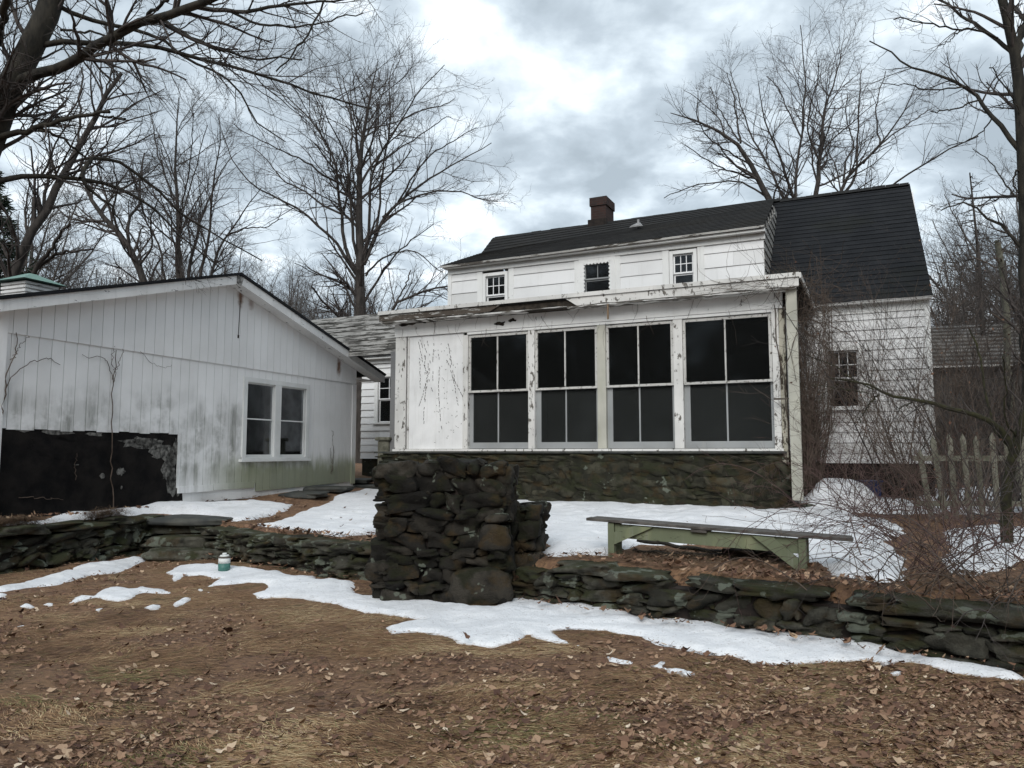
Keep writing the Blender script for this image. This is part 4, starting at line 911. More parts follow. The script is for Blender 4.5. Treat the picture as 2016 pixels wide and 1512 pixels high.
for s, sg in ((sl_ + .037, 1), (sr_ - .037, -1)):
    mb = MB(); lo = -.36 if sg < 0 else -.26
    mb.prism(bf, [(s, lo), (s, lo + .13), (s + sg * .22, -.05), (s + sg * .42, -.05)], -.004, .026); mb.build('brace', M['bgreen'], bw)
mb = MB(); mid = (sl_ + sr_) / 2; mb.box(bf, mid - .1, mid + .06, -.015, .24, -.06, -.034); mb.build('cleat', M['bwood'], bw)
# logs below
def limb_thing(name, mat, pts, rad, label, cat, group=None):
    mb = MB(); P = np.array(pts, float); tt = np.linspace(0, 1, len(P)); t2 = np.linspace(0, 1, 16); Q = np.stack([np.interp(t2, tt, P[:, i]) for i in range(3)], 1)
    Q += (np.stack([vn(t2 * 7 + P[0, 0] * 3, t2 * 0 + i, 3) for i in range(3)], 1)) * .03; mb.tube(Q, rad, 8); return tag(mb.build(name, mat), label, cat, group)
def gp3(x, y, up=0.): a = gpt(x, y); return [a[0], a[1], float(terr(*a)) + up]
limb_thing('fallen_branch', M['barkdark'], [gp3(1256, 1076, .08), gp3(1330, 1086, .06), gp3(1400, 1094, .05), gp3(1445, 1096, .04)], [.02, .026], 'upper dark fallen branch lying under the bench, its left end curling up', 'fallen branch', 'branches under the bench')
limb_thing('fallen_branch', M['barkdark'], [gp3(1248, 1088, .03), gp3(1300, 1097, .04), gp3(1380, 1101, .04), gp3(1450, 1101, .04)], [.016, .028], 'lower dark fallen branch lying under the bench nearest the wall', 'fallen branch', 'branches under the bench')
p = gp3(1490, 1100, .05); mb = MB(); rs = np.random.default_rng(3)
for q in range(4): stone(mb, lambda s, r, z: np.array(p) + [s, r, z], (q * .13 - .2, rs.uniform(-.05, .05), 0), (.14, .08, .06), rs, 3., .3)
tag(mb.build('rotten_stump', M['barkdark']), 'dark crumbled log end under the right half of the bench', 'log')
# canister
c = gp3(441, 1127); can = thing('canister', c, 'small round white and teal canister standing in the snow near the low wall', 'canister')
rad = .075
def cyl(mat, name, z0, z1, r0, r1, k=24):
    mb = MB(); mb.tube([np.array(c) + [0, 0, z0], np.array(c) + [0, 0, z1]], [r0, r1], k)
    for i in (0,): pass
    o = mb.build(name, mat, can)
    for pl in o.data.polygons:
        if len(pl.vertices) > 4: pl.use_smooth = False
    return o
cyl(M['cant'], 'teal_base', 0, .12, rad, rad); cyl(M['canw'], 'white_body', .121, .19, rad, rad * .99); cyl(M['candk'], 'rim', .191, .205, rad * 1.06, rad * 1.06); cyl(M['canw'], 'lid', .206, .225, rad * .85, rad * .7); cyl(M['canw'], 'knob', .226, .25, .03, .026)

# ------------------------------------------------------------------ picket fence, tub, far shed
fe = thing('picket_fence', at(1900, 1000, 11.4) * [1, 1, 0] + [0, 0, .6], 'leaning mossy grey picket fence behind the brambles at the right', 'fence'); rng = np.random.default_rng(31)
fy = 11.4; fx0 = at(1815, 950, fy)[0]; ftop = at(1900, 852, fy)[2]
ff = lambda s, r, z: np.array([fx0 + s, fy - .06 * s + r, z])
for i in range(11):
    s = i * .205 + rng.uniform(-.02, .02); ln = rng.uniform(-.06, .02) - (.05 if i < 2 else 0); dz = (-.25 if i == 0 else 0) + rng.uniform(-.05, .03); tz = ftop + dz
    mb = MB(); w_ = .04; P = [(s - w_ - ln, .55), (s + w_ - ln, .55), (s + w_ + ln * .3, tz - .08), (s + ln * .3, tz), (s - w_ + ln * .3, tz - .08)]
    mb.prism(ff, P, -.02, .0, rng.uniform(0, 1)); mb.build('picket', M['picket'], fe)
for z in (.80, ftop - .42): mb = MB(); mb.box(ff, -.1, 2.4, .002, .05, z, z + .08); mb.build('rail', M['picket'], fe)
mb = MB(); p = at(1712, 985, 13.4); tf = lambda s, r, z: np.array([p[0] + s, p[1] + r, z]); V = [tf(-.13, -.12, .62), tf(.13, -.12, .62), tf(.13, .12, .62), tf(-.13, .12, .62), tf(-.16, -.15, 1.08), tf(.16, -.15, 1.08), tf(.16, .15, 1.08), tf(-.16, .15, 1.08)]
mb.hexa(V); mb.box(tf, -.18, .18, -.17, .17, 1.08, 1.11); tag(mb.build('plastic_tub', M['blue'], bevel=.02), 'dark blue plastic tub against the house foundation behind the brambles', 'tub')
shed = thing('shed', at(1950, 900, 21) * [1, 1, 0], 'brown boarded shed with a pale shake roof beyond the picket fence', 'shed')
sz0 = at(1900, 722, 19)[2]; sz1 = at(1900, 648, 21.5)[2]
sfx = at(1800, 800, 19)[0]; sf = lambda s, r, z: np.array([sfx + s, 19 - .25 * s + r, z])
mb = MB(); mb.box(sf, 0, 7, 0, 3, .5, sz0); mb.build('wall', M['shedwall'], shed)
shingle(shed, 'roof', M['shake'], sf(-.2, -.3, sz0 - .02), sf(7.2, -.3, sz0 - .02), sf(7.2, 2.5, sz1), sf(-.2, 2.5, sz1), 11, rng, th=.05)

# ------------------------------------------------------------------ trees
def resample(P, n, jit, rng):
    P = np.array(P, float); d = np.r_[0, np.cumsum(np.linalg.norm(np.diff(P, axis=0), axis=1))]; t_ = np.linspace(0, d[-1], n)
    Q = np.stack([np.interp(t_, d, P[:, i]) for i in range(3)], 1)
    Q[1:-1] = Q[1:-1] * .5 + (Q[:-2] + Q[2:]) * .25
    Q[1:] += rng.normal(0, jit, (n - 1, 3)); return Q
def grow(P, R, dens, ang, lf, lr, nseg, wander, up, rng, rf=.6, rmin=.004, t0=.15, t1=1., spread=.35, droop=0.):
    L = np.linalg.norm(np.diff(P, axis=1), axis=2).sum(1); n = max(1, int(dens * L.sum())); B, N, _ = P.shape
    b = rng.choice(B, n, p=L / L.sum()); t_ = rng.uniform(t0, t1, n); x = t_ * (N - 1); i = np.minimum(x.astype(int), N - 2); f = (x - i)[:, None]
    S = P[b, i] * (1 - f) + P[b, i + 1] * f; T = P[b, i + 1] - P[b, i]; T /= np.linalg.norm(T, axis=1, keepdims=True) + 1e-9; r0 = R[b, i] * (1 - f[:, 0]) + R[b, i + 1] * f[:, 0]
    q = rng.normal(size=(n, 3)); q -= (q * T).sum(1, keepdims=True) * T; q /= np.linalg.norm(q, axis=1, keepdims=True); a = (ang * rng.uniform(1 - spread, 1 + spread, n))[:, None]
    D = T * np.cos(a) + q * np.sin(a); D[:, 2] += up * .6; D /= np.linalg.norm(D, axis=1, keepdims=True)
    ln = np.clip(lf * L[b] * (1.0 - .35 * t_), *lr) * rng.uniform(.55, 1.25, n)
    out_ = [S]; 
    for k in range(nseg):
        D = D + rng.normal(0, wander, (n, 3)); D[:, 2] += up * .35 - droop; D /= np.linalg.norm(D, axis=1, keepdims=True); S = S + D * (ln / nseg)[:, None]; out_.append(S)
    P2 = np.stack(out_, 1); rs_ = np.maximum(np.minimum(r0 * rf, ln * .022 + rmin), rmin); R2 = rs_[:, None] * np.linspace(1, .35, nseg + 1)[None]; R2 = np.maximum(R2, rmin * .6)
    return P2, R2
def tree(name, loc, limbs, label, levels, seed, bark='bark', twig='twig', group=None, cat='tree', n=16, jit=.02, flare=None):
    """limbs: list of (points world, r0, r1)"""
    rng = np.random.default_rng(seed); root = thing(name, loc, label, cat, group)
    P = np.stack([resample(p, n, jit, rng) for p, _, _ in limbs]); TT = np.linspace(0, 1, n); R = np.stack([b + (a * (1. if i == 0 else .66) - b) * (1 - TT) ** (1 if i == 0 else 1.25) for i, (_, a, b) in enumerate(limbs)])
    mb = MB(); V, F = tubes(P, R, 9); mb.addarr(V, F, np.zeros(len(V))); mb.build('trunk', M[bark], root)
    cr = MB()
    for i, kw in enumerate(levels):
        P, R = grow(P, R, rng=rng, **kw); V, F = tubes(P, R, 5 if i == 0 else (4 if i == 1 else 3)); cr.addarr(V, F, np.zeros(len(V)))
    cr.build('crown', M[twig], root); return root
def tl(ox, oy, sc, Y, pts, r0, r1, dz=0., Yend=None):
    """traced limb: crop pixels -> world points at distance Y, drifting by dz in depth"""
    m = len(pts); return ([at(ox + x / sc, oy + y / sc, Y + dz * (i / max(1, m - 1)) ** 1.2) for i, (x, y) in enumerate(pts)], r0 / sc / FPX * Y, r1 / sc / FPX * (Y + dz))
LV = lambda s=1., d=1., w=.11: [dict(dens=2.8 * d / s, ang=.72, lf=.34, lr=(.6 * s, 2.1 * s), nseg=8, wander=w, up=.05, rf=.5, rmin=.0055 * s, t0=.25),
                         dict(dens=4.6 * d / s, ang=.75, lf=.55, lr=(.4 * s, 1.4 * s), nseg=6, wander=w * 1.4, up=.05, rf=.55, rmin=.0038 * s),
                         dict(dens=7.0 * d / s, ang=.75, lf=.5, lr=(.2 * s, .65 * s), nseg=4, wander=.18, up=.06, rf=.6, rmin=.0029 * s)]
# A: big tree leaving the frame at the left
T1 = lambda pts, r0, r1, dz=0., Y=11.: tl(0, 0, 2.52, Y, pts, r0, r1, dz)
A = [T1([(-230, 2750), (-200, 2300), (-190, 1500), (-150, 1100), (-100, 820), (-30, 600), (60, 430), (140, 280), (215, 130), (270, 0), (310, -130), (340, -300)], 90, 52),
 T1([(60, 440), (120, 385), (200, 362), (290, 342), (380, 300), (450, 240), (530, 200), (620, 150), (720, 100), (800, 80), (900, 60), (980, 30), (1060, 0), (1150, -60)], 42, 20, -1.5),
 T1([(790, 85), (870, 140), (960, 195), (1050, 235), (1150, 268), (1260, 300), (1380, 285), (1500, 300)], 15, 4, -1),
 T1([(200, 225), (250, 208), (450, 205), (600, 205), (720, 220), (850, 245), (960, 272), (1080, 315), (1200, 350), (1320, 370), (1430, 410), (1540, 450), (1620, 490), (1720, 520), (1850, 540)], 24, 4, 1.5),
 T1([(255, 10), (310, 40), (380, 70), (470, 110), (560, 135), (650, 150), (740, 150), (800, 190), (880, 250), (960, 330), (1080, 345), (1150, 400), (1200, 460), (1235, 560), (1300, 640), (1420, 700)], 20, 3, 2),
 T1([(960, 30), (1050, 45), (1150, 60), (1250, 62), (1400, 25), (1550, 12), (1700, 2), (1850, -10)], 20, 4, -1.5),
 T1([(1150, 60), (1220, 105), (1330, 125), (1450, 135), (1560, 125), (1680, 80), (1800, 70)], 11, 3, 1),
 T1([(1660, -80), (1620, 0), (1570, 90), (1500, 210), (1430, 290), (1370, 350)], 9, 4, .5),
 T1([(-70, 700), (0, 680), (60, 665), (150, 640), (260, 615), (340, 585), (430, 570), (550, 556)], 28, 8, -.5),
 T1([(480, 570), (520, 575), (560, 582), (615, 592)], 9, 6), T1([(190, 645), (280, 668), (350, 720), (420, 775), (520, 845)], 12, 4, .5),
 T1([(-170, 980), (-80, 915), (0, 897), (60, 880), (150, 867), (260, 880), (400, 882), (520, 905), (620, 935), (700, 980), (800, 1060), (900, 1180), (1000, 1260), (1090, 1330)], 26, 3, 1.5),
 T1([(400, 885), (425, 820), (450, 775), (520, 772), (600, 800), (700, 870), (800, 950), (880, 1050), (960, 1100), (1080, 1170), (1180, 1230), (1300, 1290)], 17, 3, 2),
 T1([(405, 885), (430, 930), (480, 975), (540, 1010), (600, 1100), (650, 1200)], 14, 3, .5),
 T1([(-40, 300), (0, 140), (20, 60), (40, -40)], 26, 20, -1), T1([(620, 160), (600, 260), (560, 340), (540, 430)], 6, 2, .5), T1([(350, 300), (300, 180), (200, 160), (120, 20)], 6, 2, .5),
 T1([(300, 150), (380, 160), (460, 160), (540, 185), (600, 190)], 10, 5), T1([(700, 100), (760, 60), (820, 10), (860, -60)], 14, 8, -1), T1([(1310, 120), (1280, 250), (1270, 320)], 5, 3), T1([(960, 195), (1000, 260), (1060, 300), (1130, 350)], 6, 3)]
tree('maple_tree', at(-90, 1090, 11) * [1, 1, 0], A, 'massive dark old maple at the left edge whose heavy limbs arch over the outbuilding', LV(.62, .9), 101, 'barkdark', 'twig', jit=.012)
# B
T1b = lambda pts, r0, r1, dz=0.: T1(pts, r0, r1, dz, 20.)
Bt = [T1b([(-60, 2200), (-20, 1700), (20, 1480), (70, 1330), (130, 1190), (210, 1070), (280, 950), (320, 850), (370, 740), (430, 650), (480, 590), (520, 510), (530, 450), (570, 390), (605, 365)], 36, 9),
 T1b([(150, 1400), (200, 1300), (270, 1220), (310, 1150), (345, 1110)], 20, 6, -1), T1b([(190, 1330), (270, 1265), (350, 1245), (460, 1235)], 15, 5, -.5), T1b([(345, 1140), (350, 1050), (320, 960)], 5, 2),
 T1b([(515, 500), (540, 400), (560, 300), (600, 240)], 7, 3, .5), T1b([(390, 720), (400, 560), (395, 470), (410, 400), (405, 340)], 10, 4, 1), T1b([(330, 850), (420, 820), (520, 740), (580, 620)], 8, 3, -1), T1b([(70, 1330), (0, 1200), (-60, 1080)], 12, 4)]
tree('bare_tree', at(-10, 940, 20) * [1, 1, 0], Bt, 'bare leaning tree with snapped limbs rising behind the green cupola', LV(1., .75), 102, 'bark', 'twig')
# C1, C2
T1c = lambda pts, r0, r1, dz=0.: T1(pts, r0, r1, dz, 30.)
tree('bare_tree', at(290, 930, 30) * [1, 1, 0], [T1c([(760, 2300), (750, 1600), (725, 1400), (690, 1320), (650, 1240), (590, 1160), (530, 1090), (450, 1020), (420, 920), (400, 800)], 34, 6), T1c([(640, 1230), (630, 1150), (640, 1080), (700, 1000), (690, 880), (720, 760)], 14, 3, 2),
 T1c([(590, 1160), (560, 1050), (580, 930), (560, 800)], 10, 3, -2), T1c([(690, 1320), (760, 1220), (740, 1100), (790, 980)], 9, 3, -2), T1c([(530, 1090), (430, 1100), (330, 1080), (250, 1000)], 9, 3, 1)], 'bare tree whose trunk leans left behind the left roof slope of the outbuilding', LV(1.35, .9), 103)
C2 = [T1c([(950, 2300), (930, 1560), (870, 1400), (880, 1300), (885, 1150), (880, 1000), (865, 850), (870, 700), (880, 560), (885, 480)], 24, 2),
 T1c([(950, 1600), (925, 1400), (950, 1280), (980, 1150), (1000, 1060), (1060, 940), (1090, 850), (1170, 760)], 18, 2, 2), T1c([(950, 1600), (990, 1400), (1020, 1250), (1045, 1150), (1050, 1000), (1060, 850), (1100, 700), (1080, 560)], 16, 2, -2),
 T1c([(970, 1600), (1060, 1350), (1060, 1280), (1120, 1170), (1180, 1100), (1240, 1000), (1300, 930)], 16, 2, 1), T1c([(940, 1600), (905, 1390), (890, 1250), (900, 1100), (930, 960), (980, 800), (1030, 620)], 11, 2, -1), T1c([(900, 1600), (820, 1400), (800, 1280), (780, 1180), (720, 1100), (700, 1000), (660, 850), (640, 700)], 11, 2, 2),
 T1c([(880, 1000), (820, 880), (780, 760), (760, 620), (740, 520)], 8, 2, 2), T1c([(885, 1100), (930, 900), (950, 720), (960, 560)], 7, 2, -3), T1c([(1120, 1170), (1230, 1130), (1320, 1130), (1400, 1080)], 7, 2)]
tree('bare_tree', at(375, 930, 30) * [1, 1, 0], C2, 'many stemmed bare maple rising straight behind the outbuilding gable', LV(1.3, 1.05), 104)
# D
T2 = lambda pts, r0, r1, dz=0., Y=28.: tl(400, 60, 2.607, Y, pts, r0, r1, dz)
D = [T2([(805, 2300), (805, 1500), (810, 1400), (812, 1300), (812, 1190), (805, 1080), (800, 950), (800, 800), (805, 680), (815, 560), (830, 450), (850, 350), (870, 258), (900, 165)], 44, 2),
 T2([(805, 1260), (760, 1200), (730, 1130), (715, 1000), (700, 900), (690, 780), (685, 660), (620, 560), (560, 470), (480, 380), (400, 313), (300, 289)], 17, 2, 2),
 T2([(800, 1270), (745, 1170), (680, 1090), (610, 1020), (540, 950), (450, 890), (370, 850), (270, 820), (180, 730), (90, 520)], 14, 2, -2),
 T2([(800, 1200), (770, 1050), (760, 900), (745, 760), (730, 640), (700, 560), (650, 480), (600, 380), (560, 270)], 14, 2, -3), T2([(705, 940), (600, 890), (520, 820), (420, 780), (340, 680), (260, 600)], 9, 2, 3),
 T2([(690, 780), (610, 740), (540, 680), (450, 640), (360, 590), (250, 550), (150, 480)], 9, 2, -2), T2([(825, 1200), (870, 1100), (900, 1000), (940, 940), (1000, 880), (1080, 820), (1180, 750), (1280, 690), (1380, 640), (1480, 580)], 18, 2, 2),
 T2([(825, 1180), (855, 1000), (855, 880), (860, 760), (870, 680), (930, 600), (1000, 490), (1060, 390), (1120, 289), (1180, 233), (1240, 177)], 14, 2, -3), T2([(870, 1100), (900, 960), (910, 800), (930, 650), (960, 540), (960, 420), (950, 295), (970, 177)], 11, 2, 3),
 T2([(920, 960), (1020, 880), (1120, 840), (1230, 820), (1340, 830), (1430, 870), (1510, 880)], 10, 2, -2), T2([(835, 1260), (900, 1180), (980, 1140), (1080, 1120), (1150, 1180), (1230, 1240)], 9, 2, 1), T2([(825, 1400), (900, 1270), (960, 1190), (1010, 1120), (1090, 1060), (1180, 1000)], 11, 2, -3),
 T2([(800, 1400), (740, 1300), (660, 1270), (560, 1240), (470, 1200)], 7, 2, -2), T2([(750, 800), (760, 650), (770, 500), (740, 400), (700, 295), (680, 189)], 8, 2, 4), T2([(805, 680), (780, 580), (790, 450), (780, 320), (770, 202)], 7, 2, -2),
 T2([(865, 720), (850, 600), (900, 480), (890, 350), (1040, 233), (1060, 189)], 7, 2, 3), T2([(960, 540), (1040, 440), (1150, 400), (1230, 390), (1290, 350)], 7, 2, 2), T2([(1000, 880), (1070, 760), (1180, 620), (1300, 560), (1400, 500)], 8, 2, -3), T2([(870, 700), (960, 640), (1080, 560), (1200, 480), (1270, 440)], 7, 2, 3)]
tree('maple_tree', at(710, 930, 28) * [1, 1, 0], D, 'tall vase shaped bare maple between the outbuilding roof and the house', LV(1.2, .95), 105)
tree('bare_tree', at(800, 930, 26) * [1, 1, 0], [T2([(930, 2200), (925, 1600), (960, 1430), (1010, 1380), (1080, 1350), (1180, 1325), (1268, 1308)], 16, 4, 0, 26), T2([(990, 1400), (1050, 1290), (1060, 1230)], 7, 3, 1, 26), T2([(1080, 1350), (1160, 1340), (1250, 1380)], 5, 2, 1, 26)], 'low bare tree whose limbs reach toward the left end of the dormer', LV(.9, .9), 106)
# E
T3 = lambda pts, r0, r1, dz=0., Y=30.: tl(1216, 0, 2.52, Y, pts, r0, r1, dz)
E = [T3([(940, 2200), (930, 1500), (880, 1250), (800, 1070), (750, 990), (715, 930), (690, 880), (650, 800), (610, 710), (560, 660), (500, 650), (430, 600), (350, 580), (260, 560)], 40, 2),
 T3([(890, 1250), (840, 1020), (810, 950), (770, 860), (720, 780), (680, 700), (630, 600), (600, 480), (560, 352)], 14, 2, 2), T3([(900, 1250), (890, 1010), (850, 930), (830, 850), (790, 740), (750, 650), (720, 560), (700, 416)], 18, 2, -2),
 T3([(900, 1200), (880, 990), (880, 880), (900, 760), (920, 650), (925, 520), (935, 400), (925, 320), (915, 224), (908, 120)], 14, 2, 1), T3([(940, 1300), (985, 1000), (990, 900), (1000, 800), (1010, 660), (1020, 560), (1060, 448), (1090, 352), (1110, 264)], 26, 2, 3),
 T3([(960, 1300), (1100, 980), (1120, 900), (1150, 860), (1220, 810), (1300, 720), (1380, 620), (1450, 500), (1480, 416)], 22, 2, -2), T3([(1110, 1000), (1180, 870), (1190, 760), (1190, 640), (1200, 480), (1210, 344)], 12, 2, 2),
 T3([(1000, 1350), (1200, 1050), (1340, 940), (1400, 890), (1490, 830), (1580, 780), (1680, 710), (1790, 670)], 14, 3, -3), T3([(1120, 900), (1130, 800), (1180, 720), (1130, 600), (1140, 472)], 9, 2, 3), T3([(610, 710), (590, 600), (580, 480), (540, 360)], 9, 2, 2),
 T3([(700, 900), (600, 860), (500, 830), (420, 780), (330, 720)], 8, 2, -2), T3([(740, 980), (620, 900), (500, 900), (380, 920), (230, 980)], 8, 2, 2), T3([(910, 680), (850, 560), (800, 440), (740, 376)], 7, 2, 2), T3([(1000, 800), (940, 660), (950, 540), (990, 416), (1000, 304)], 8, 2, -2),
 T3([(1300, 720), (1280, 560), (1300, 448), (1330, 352)], 7, 2, 1), T3([(1220, 810), (1320, 700), (1460, 600), (1560, 540)], 8, 2, 3), T3([(660, 820), (560, 760), (440, 680), (380, 560), (420, 464)], 7, 2, -3), T3([(600, 700), (500, 540), (460, 432)], 6, 2, 2)]
tree('maple_tree', at(1590, 930, 30) * [1, 1, 0], E, 'broad bare many limbed maple rising behind the dark main roof', LV(1.25, .95), 107)
# F right edge
T3f = lambda pts, r0, r1, dz=0.: tl(1216, 0, 2.52, 11.5, pts, r0, r1, dz)
Ft = [T3f([(2075, 2650), (2060, 2000), (2040, 1500), (2030, 1100), (2025, 850), (2005, 650), (1998, 450), (1985, 300), (1960, 230), (1930, 100), (1900, 20), (1885, -80)], 58, 20),
 T3f([(1980, 270), (2000, 170), (2040, 90), (2080, 0)], 26, 18, .5), T3f([(2060, 120), (1990, 70), (1950, 20), (1940, -60)], 14, 8, 1), T3f([(1975, 285), (1900, 220), (1840, 165), (1780, 120), (1720, 95), (1660, 40), (1600, -10), (1540, -30)], 18, 5, .8),
 T3f([(1885, 190), (1800, 152), (1700, 145), (1600, 130), (1520, 110), (1440, 100), (1370, 90)], 9, 3, -.8), T3f([(2035, 800), (1960, 700), (1900, 630), (1850, 570), (1800, 500), (1740, 430), (1660, 400), (1560, 360), (1440, 330), (1380, 290), (1300, 220), (1250, 195)], 22, 3, 1),
 T3f([(1790, 495), (1700, 530), (1620, 550), (1560, 550)], 7, 3, -.5), T3f([(1740, 430), (1640, 440), (1530, 450), (1440, 420), (1300, 410)], 7, 2, .8), T3f([(2050, 1290), (1960, 1180), (1900, 1110), (1830, 1080), (1760, 1010), (1680, 1010), (1600, 1050)], 16, 3, .5),
 T3f([(1855, 590), (1800, 660), (1720, 710), (1640, 720)], 6, 2, .5), T3f([(2010, 600), (1960, 480), (1900, 400), (1850, 330)], 7, 3, -.6), T3f([(2040, 900), (1980, 840), (1960, 900), (1990, 960)], 9, 4), T3f([(1990, 1000), (1900, 880), (1850, 800), (1760, 740)], 7, 2, .5), T3f([(1700, 145), (1640, 210), (1580, 230)], 5, 2)]
tree('bare_tree', at(2055, 1020, 11.5) * [1, 1, 0], Ft, 'tall dark bare tree at the right edge with limbs reaching left', LV(.6, .8), 108, 'barkdark', 'twig', jit=.012)
# G larch
rng = np.random.default_rng(9); R4 = lambda pts, r0, r1, Y, dz=0.: tl(1500, 340, 3.907, Y, pts, r0, r1, dz)
trunk = R4([(1720, 2200), (1700, 1200), (1690, 950), (1665, 650), (1640, 350), (1600, 0)], 26, 5, 20)
br_ = [trunk]; TP = resample(trunk[0], 60, 0, rng)
for k in range(46):
    i = 14 + k; 
    if i > 58: break
    p0 = TP[i]; f = (58 - i) / 44; 
    for _ in range(2):
        az = rng.uniform(0, 6.28); L = (.35 + 2.1 * f) * rng.uniform(.6, 1.1); d = np.array([math.cos(az), math.sin(az) * .9, 0])
        br_.append(([p0, p0 + d * L * .35 - [0, 0, .06 * L], p0 + d * L * .7 - [0, 0, .08 * L], p0 + d * L + [0, 0, .03 * L]], .016, .005))
tree('larch_tree', at(1937, 930, 20) * [1, 1, 0], br_, 'slender bare larch with level branches right of the house', [dict(dens=5.5, ang=1.0, lf=.35, lr=(.12, .5), nseg=3, wander=.15, up=.0, rf=.5, rmin=.005), dict(dens=4, ang=.8, lf=.4, lr=(.06, .2), nseg=2, wander=.2, up=.0, rf=.5, rmin=.004)], 109, n=8, jit=.01)
# H snag
tree('tree_snag', at(1985, 980, 14) * [1, 1, 0], [R4([(1950, 2600), (1920, 1800), (1880, 1150), (1840, 800), (1815, 540)], 34, 22, 14), R4([(1815, 560), (1800, 530)], 10, 6, 14)], 'broken off brown trunk wound with vine between the larch and the right edge tree', [dict(dens=5, ang=1.1, lf=.2, lr=(.15, .6), nseg=5, wander=.5, up=.05, rf=.3, rmin=.005)], 110, 'palebark', 'browntwig', cat='dead tree', jit=.02)
# I near small tree with mossy branch
R5 = lambda pts, r0, r1, Y=8.6, dz=0.: tl(1500, 700, 3.907, Y, pts, r0, r1, dz)
It = [R5([(1890, 1560), (1885, 1310), (1880, 1100), (1900, 900), (1950, 700), (1990, 600), (2020, 450), (2060, 250), (2080, 0)], 46, 24),
 R5([(1930, 740), (1900, 620), (1800, 530), (1640, 450), (1500, 412), (1350, 378), (1150, 335), (1000, 310), (900, 280), (800, 215), (700, 190), (600, 180), (520, 182)], 40, 6, 8.6, .6),
 R5([(900, 300), (830, 370), (790, 430), (755, 520)], 10, 3, 9.1), R5([(1160, 362), (1100, 385), (1040, 412)], 8, 4, 9.), R5([(860, 260), (700, 185), (560, 85), (420, 30), (350, -10)], 8, 3, 9.1, .3), R5([(820, 290), (700, 270), (600, 260), (430, 220), (370, 232)], 7, 2, 9.1, .2),
 R5([(800, 230), (860, 130), (850, 0), (790, -120)], 4, 2, 9.2, .3), R5([(1900, 700), (1800, 600), (1760, 470), (1720, 300), (1700, 120), (1660, -60), (1600, -200)], 16, 7, 8.7, .5), R5([(1990, 640), (1890, 560), (1860, 400), (1880, 200), (1840, 0)], 12, 5, 8.6, -.4),
 R5([(700, 190), (640, 90), (560, 0), (500, -60)], 3, 1.5, 9.2), R5([(640, 182), (560, 230), (480, 300), (430, 360)], 3, 1.5, 9.2)]
tree('small_tree', at(1985, 1060, 8.6) * [1, 1, 0], It, 'small mossy tree at the right with one long branch stretching left across the house wall', [dict(dens=3.2, ang=.8, lf=.3, lr=(.15, .7), nseg=6, wander=.22, up=.15, rf=.4, rmin=.0035), dict(dens=6, ang=.8, lf=.4, lr=(.08, .3), nseg=4, wander=.25, up=.08, rf=.5, rmin=.0025)], 111, 'mossbark', 'twig', jit=.008)

# background trees: prototypes copied
def vase(seed, h=15.):
    rng = np.random.default_rng(seed); th = h * rng.uniform(.18, .3); L = [([np.zeros(3), np.array([.05, 0, th * .5]), np.array([0, .08, th]), np.array([.2, .1, h * .6]), np.array([.1, 0, h * .97])], h * .016, .02)]
    for k in range(9):
        az = k * 2.4 + rng.uniform(-.4, .4); d = np.array([math.cos(az), math.sin(az), 0]); z = th + h * .035 * k; R_ = h * rng.uniform(.18, .34)
        L.append(([np.array([0, 0, z]), d * R_ * .35 + [0, 0, z + h * .12], d * R_ * .7 + [0, 0, z + h * .28], d * R_ + [0, 0, min(h, z + h * .5)]], h * .008, .02))
    return L
PT = [(140, 40, 9), (260, 42, 9), (480, 40, 9), (570, 44, 10), (690, 50, 13), (740, 46, 9), (210, 70, 19), (400, 72, 19), (560, 74, 18), (90, 62, 14), (180, 55, 15), (240, 48, 12), (430, 50, 14), (520, 56, 13), (600, 45, 10), (655, 60, 12), (30, 46, 17), (-60, 50, 18), (330, 66, 17), (780, 62, 11), (850, 48, 8), (1880, 42, 12), (1950, 50, 15), (2030, 44, 16), (1860, 60, 13), (2110, 55, 18), (1985, 34, 10), (-160, 60, 18)]
protos = [None, None]
wl = ['left of the cupola', 'behind the outbuilding roof', 'between the maples', 'beyond the right edge of the house']
rng = np.random.default_rng(77)
for i, (px, Y, h) in enumerate(PT):
    p = at(px, 900, Y); p[2] = .5; k = i % 2
    if protos[k] is None:
        pr = tree('bare_tree', (0, 0, 0), vase(200 + k), 'bare tree', LV(1.4, 1.0), 210 + k, 'barkfar', 'barkfar'); protos[k] = pr; o = pr
    else:
        o = protos[k].copy(); col.objects.link(o)
        for chd in protos[k].children:
            c_ = chd.copy(); col.objects.link(c_); c_.parent = o
    o.location = Vector(p); o.rotation_euler = (0, 0, rng.uniform(0, 6.28)); sc_ = h / 15 * rng.uniform(.95, 1.1); o.scale = (sc_ * rng.uniform(.9, 1.2),) * 2 + (sc_,)
    o['group'] = 'bare trees in the wood behind the buildings'; o['label'] = 'pale bare tree in the distant wood ' + ('beyond the shed at the right' if px > 1800 else 'behind the outbuilding and breezeway')

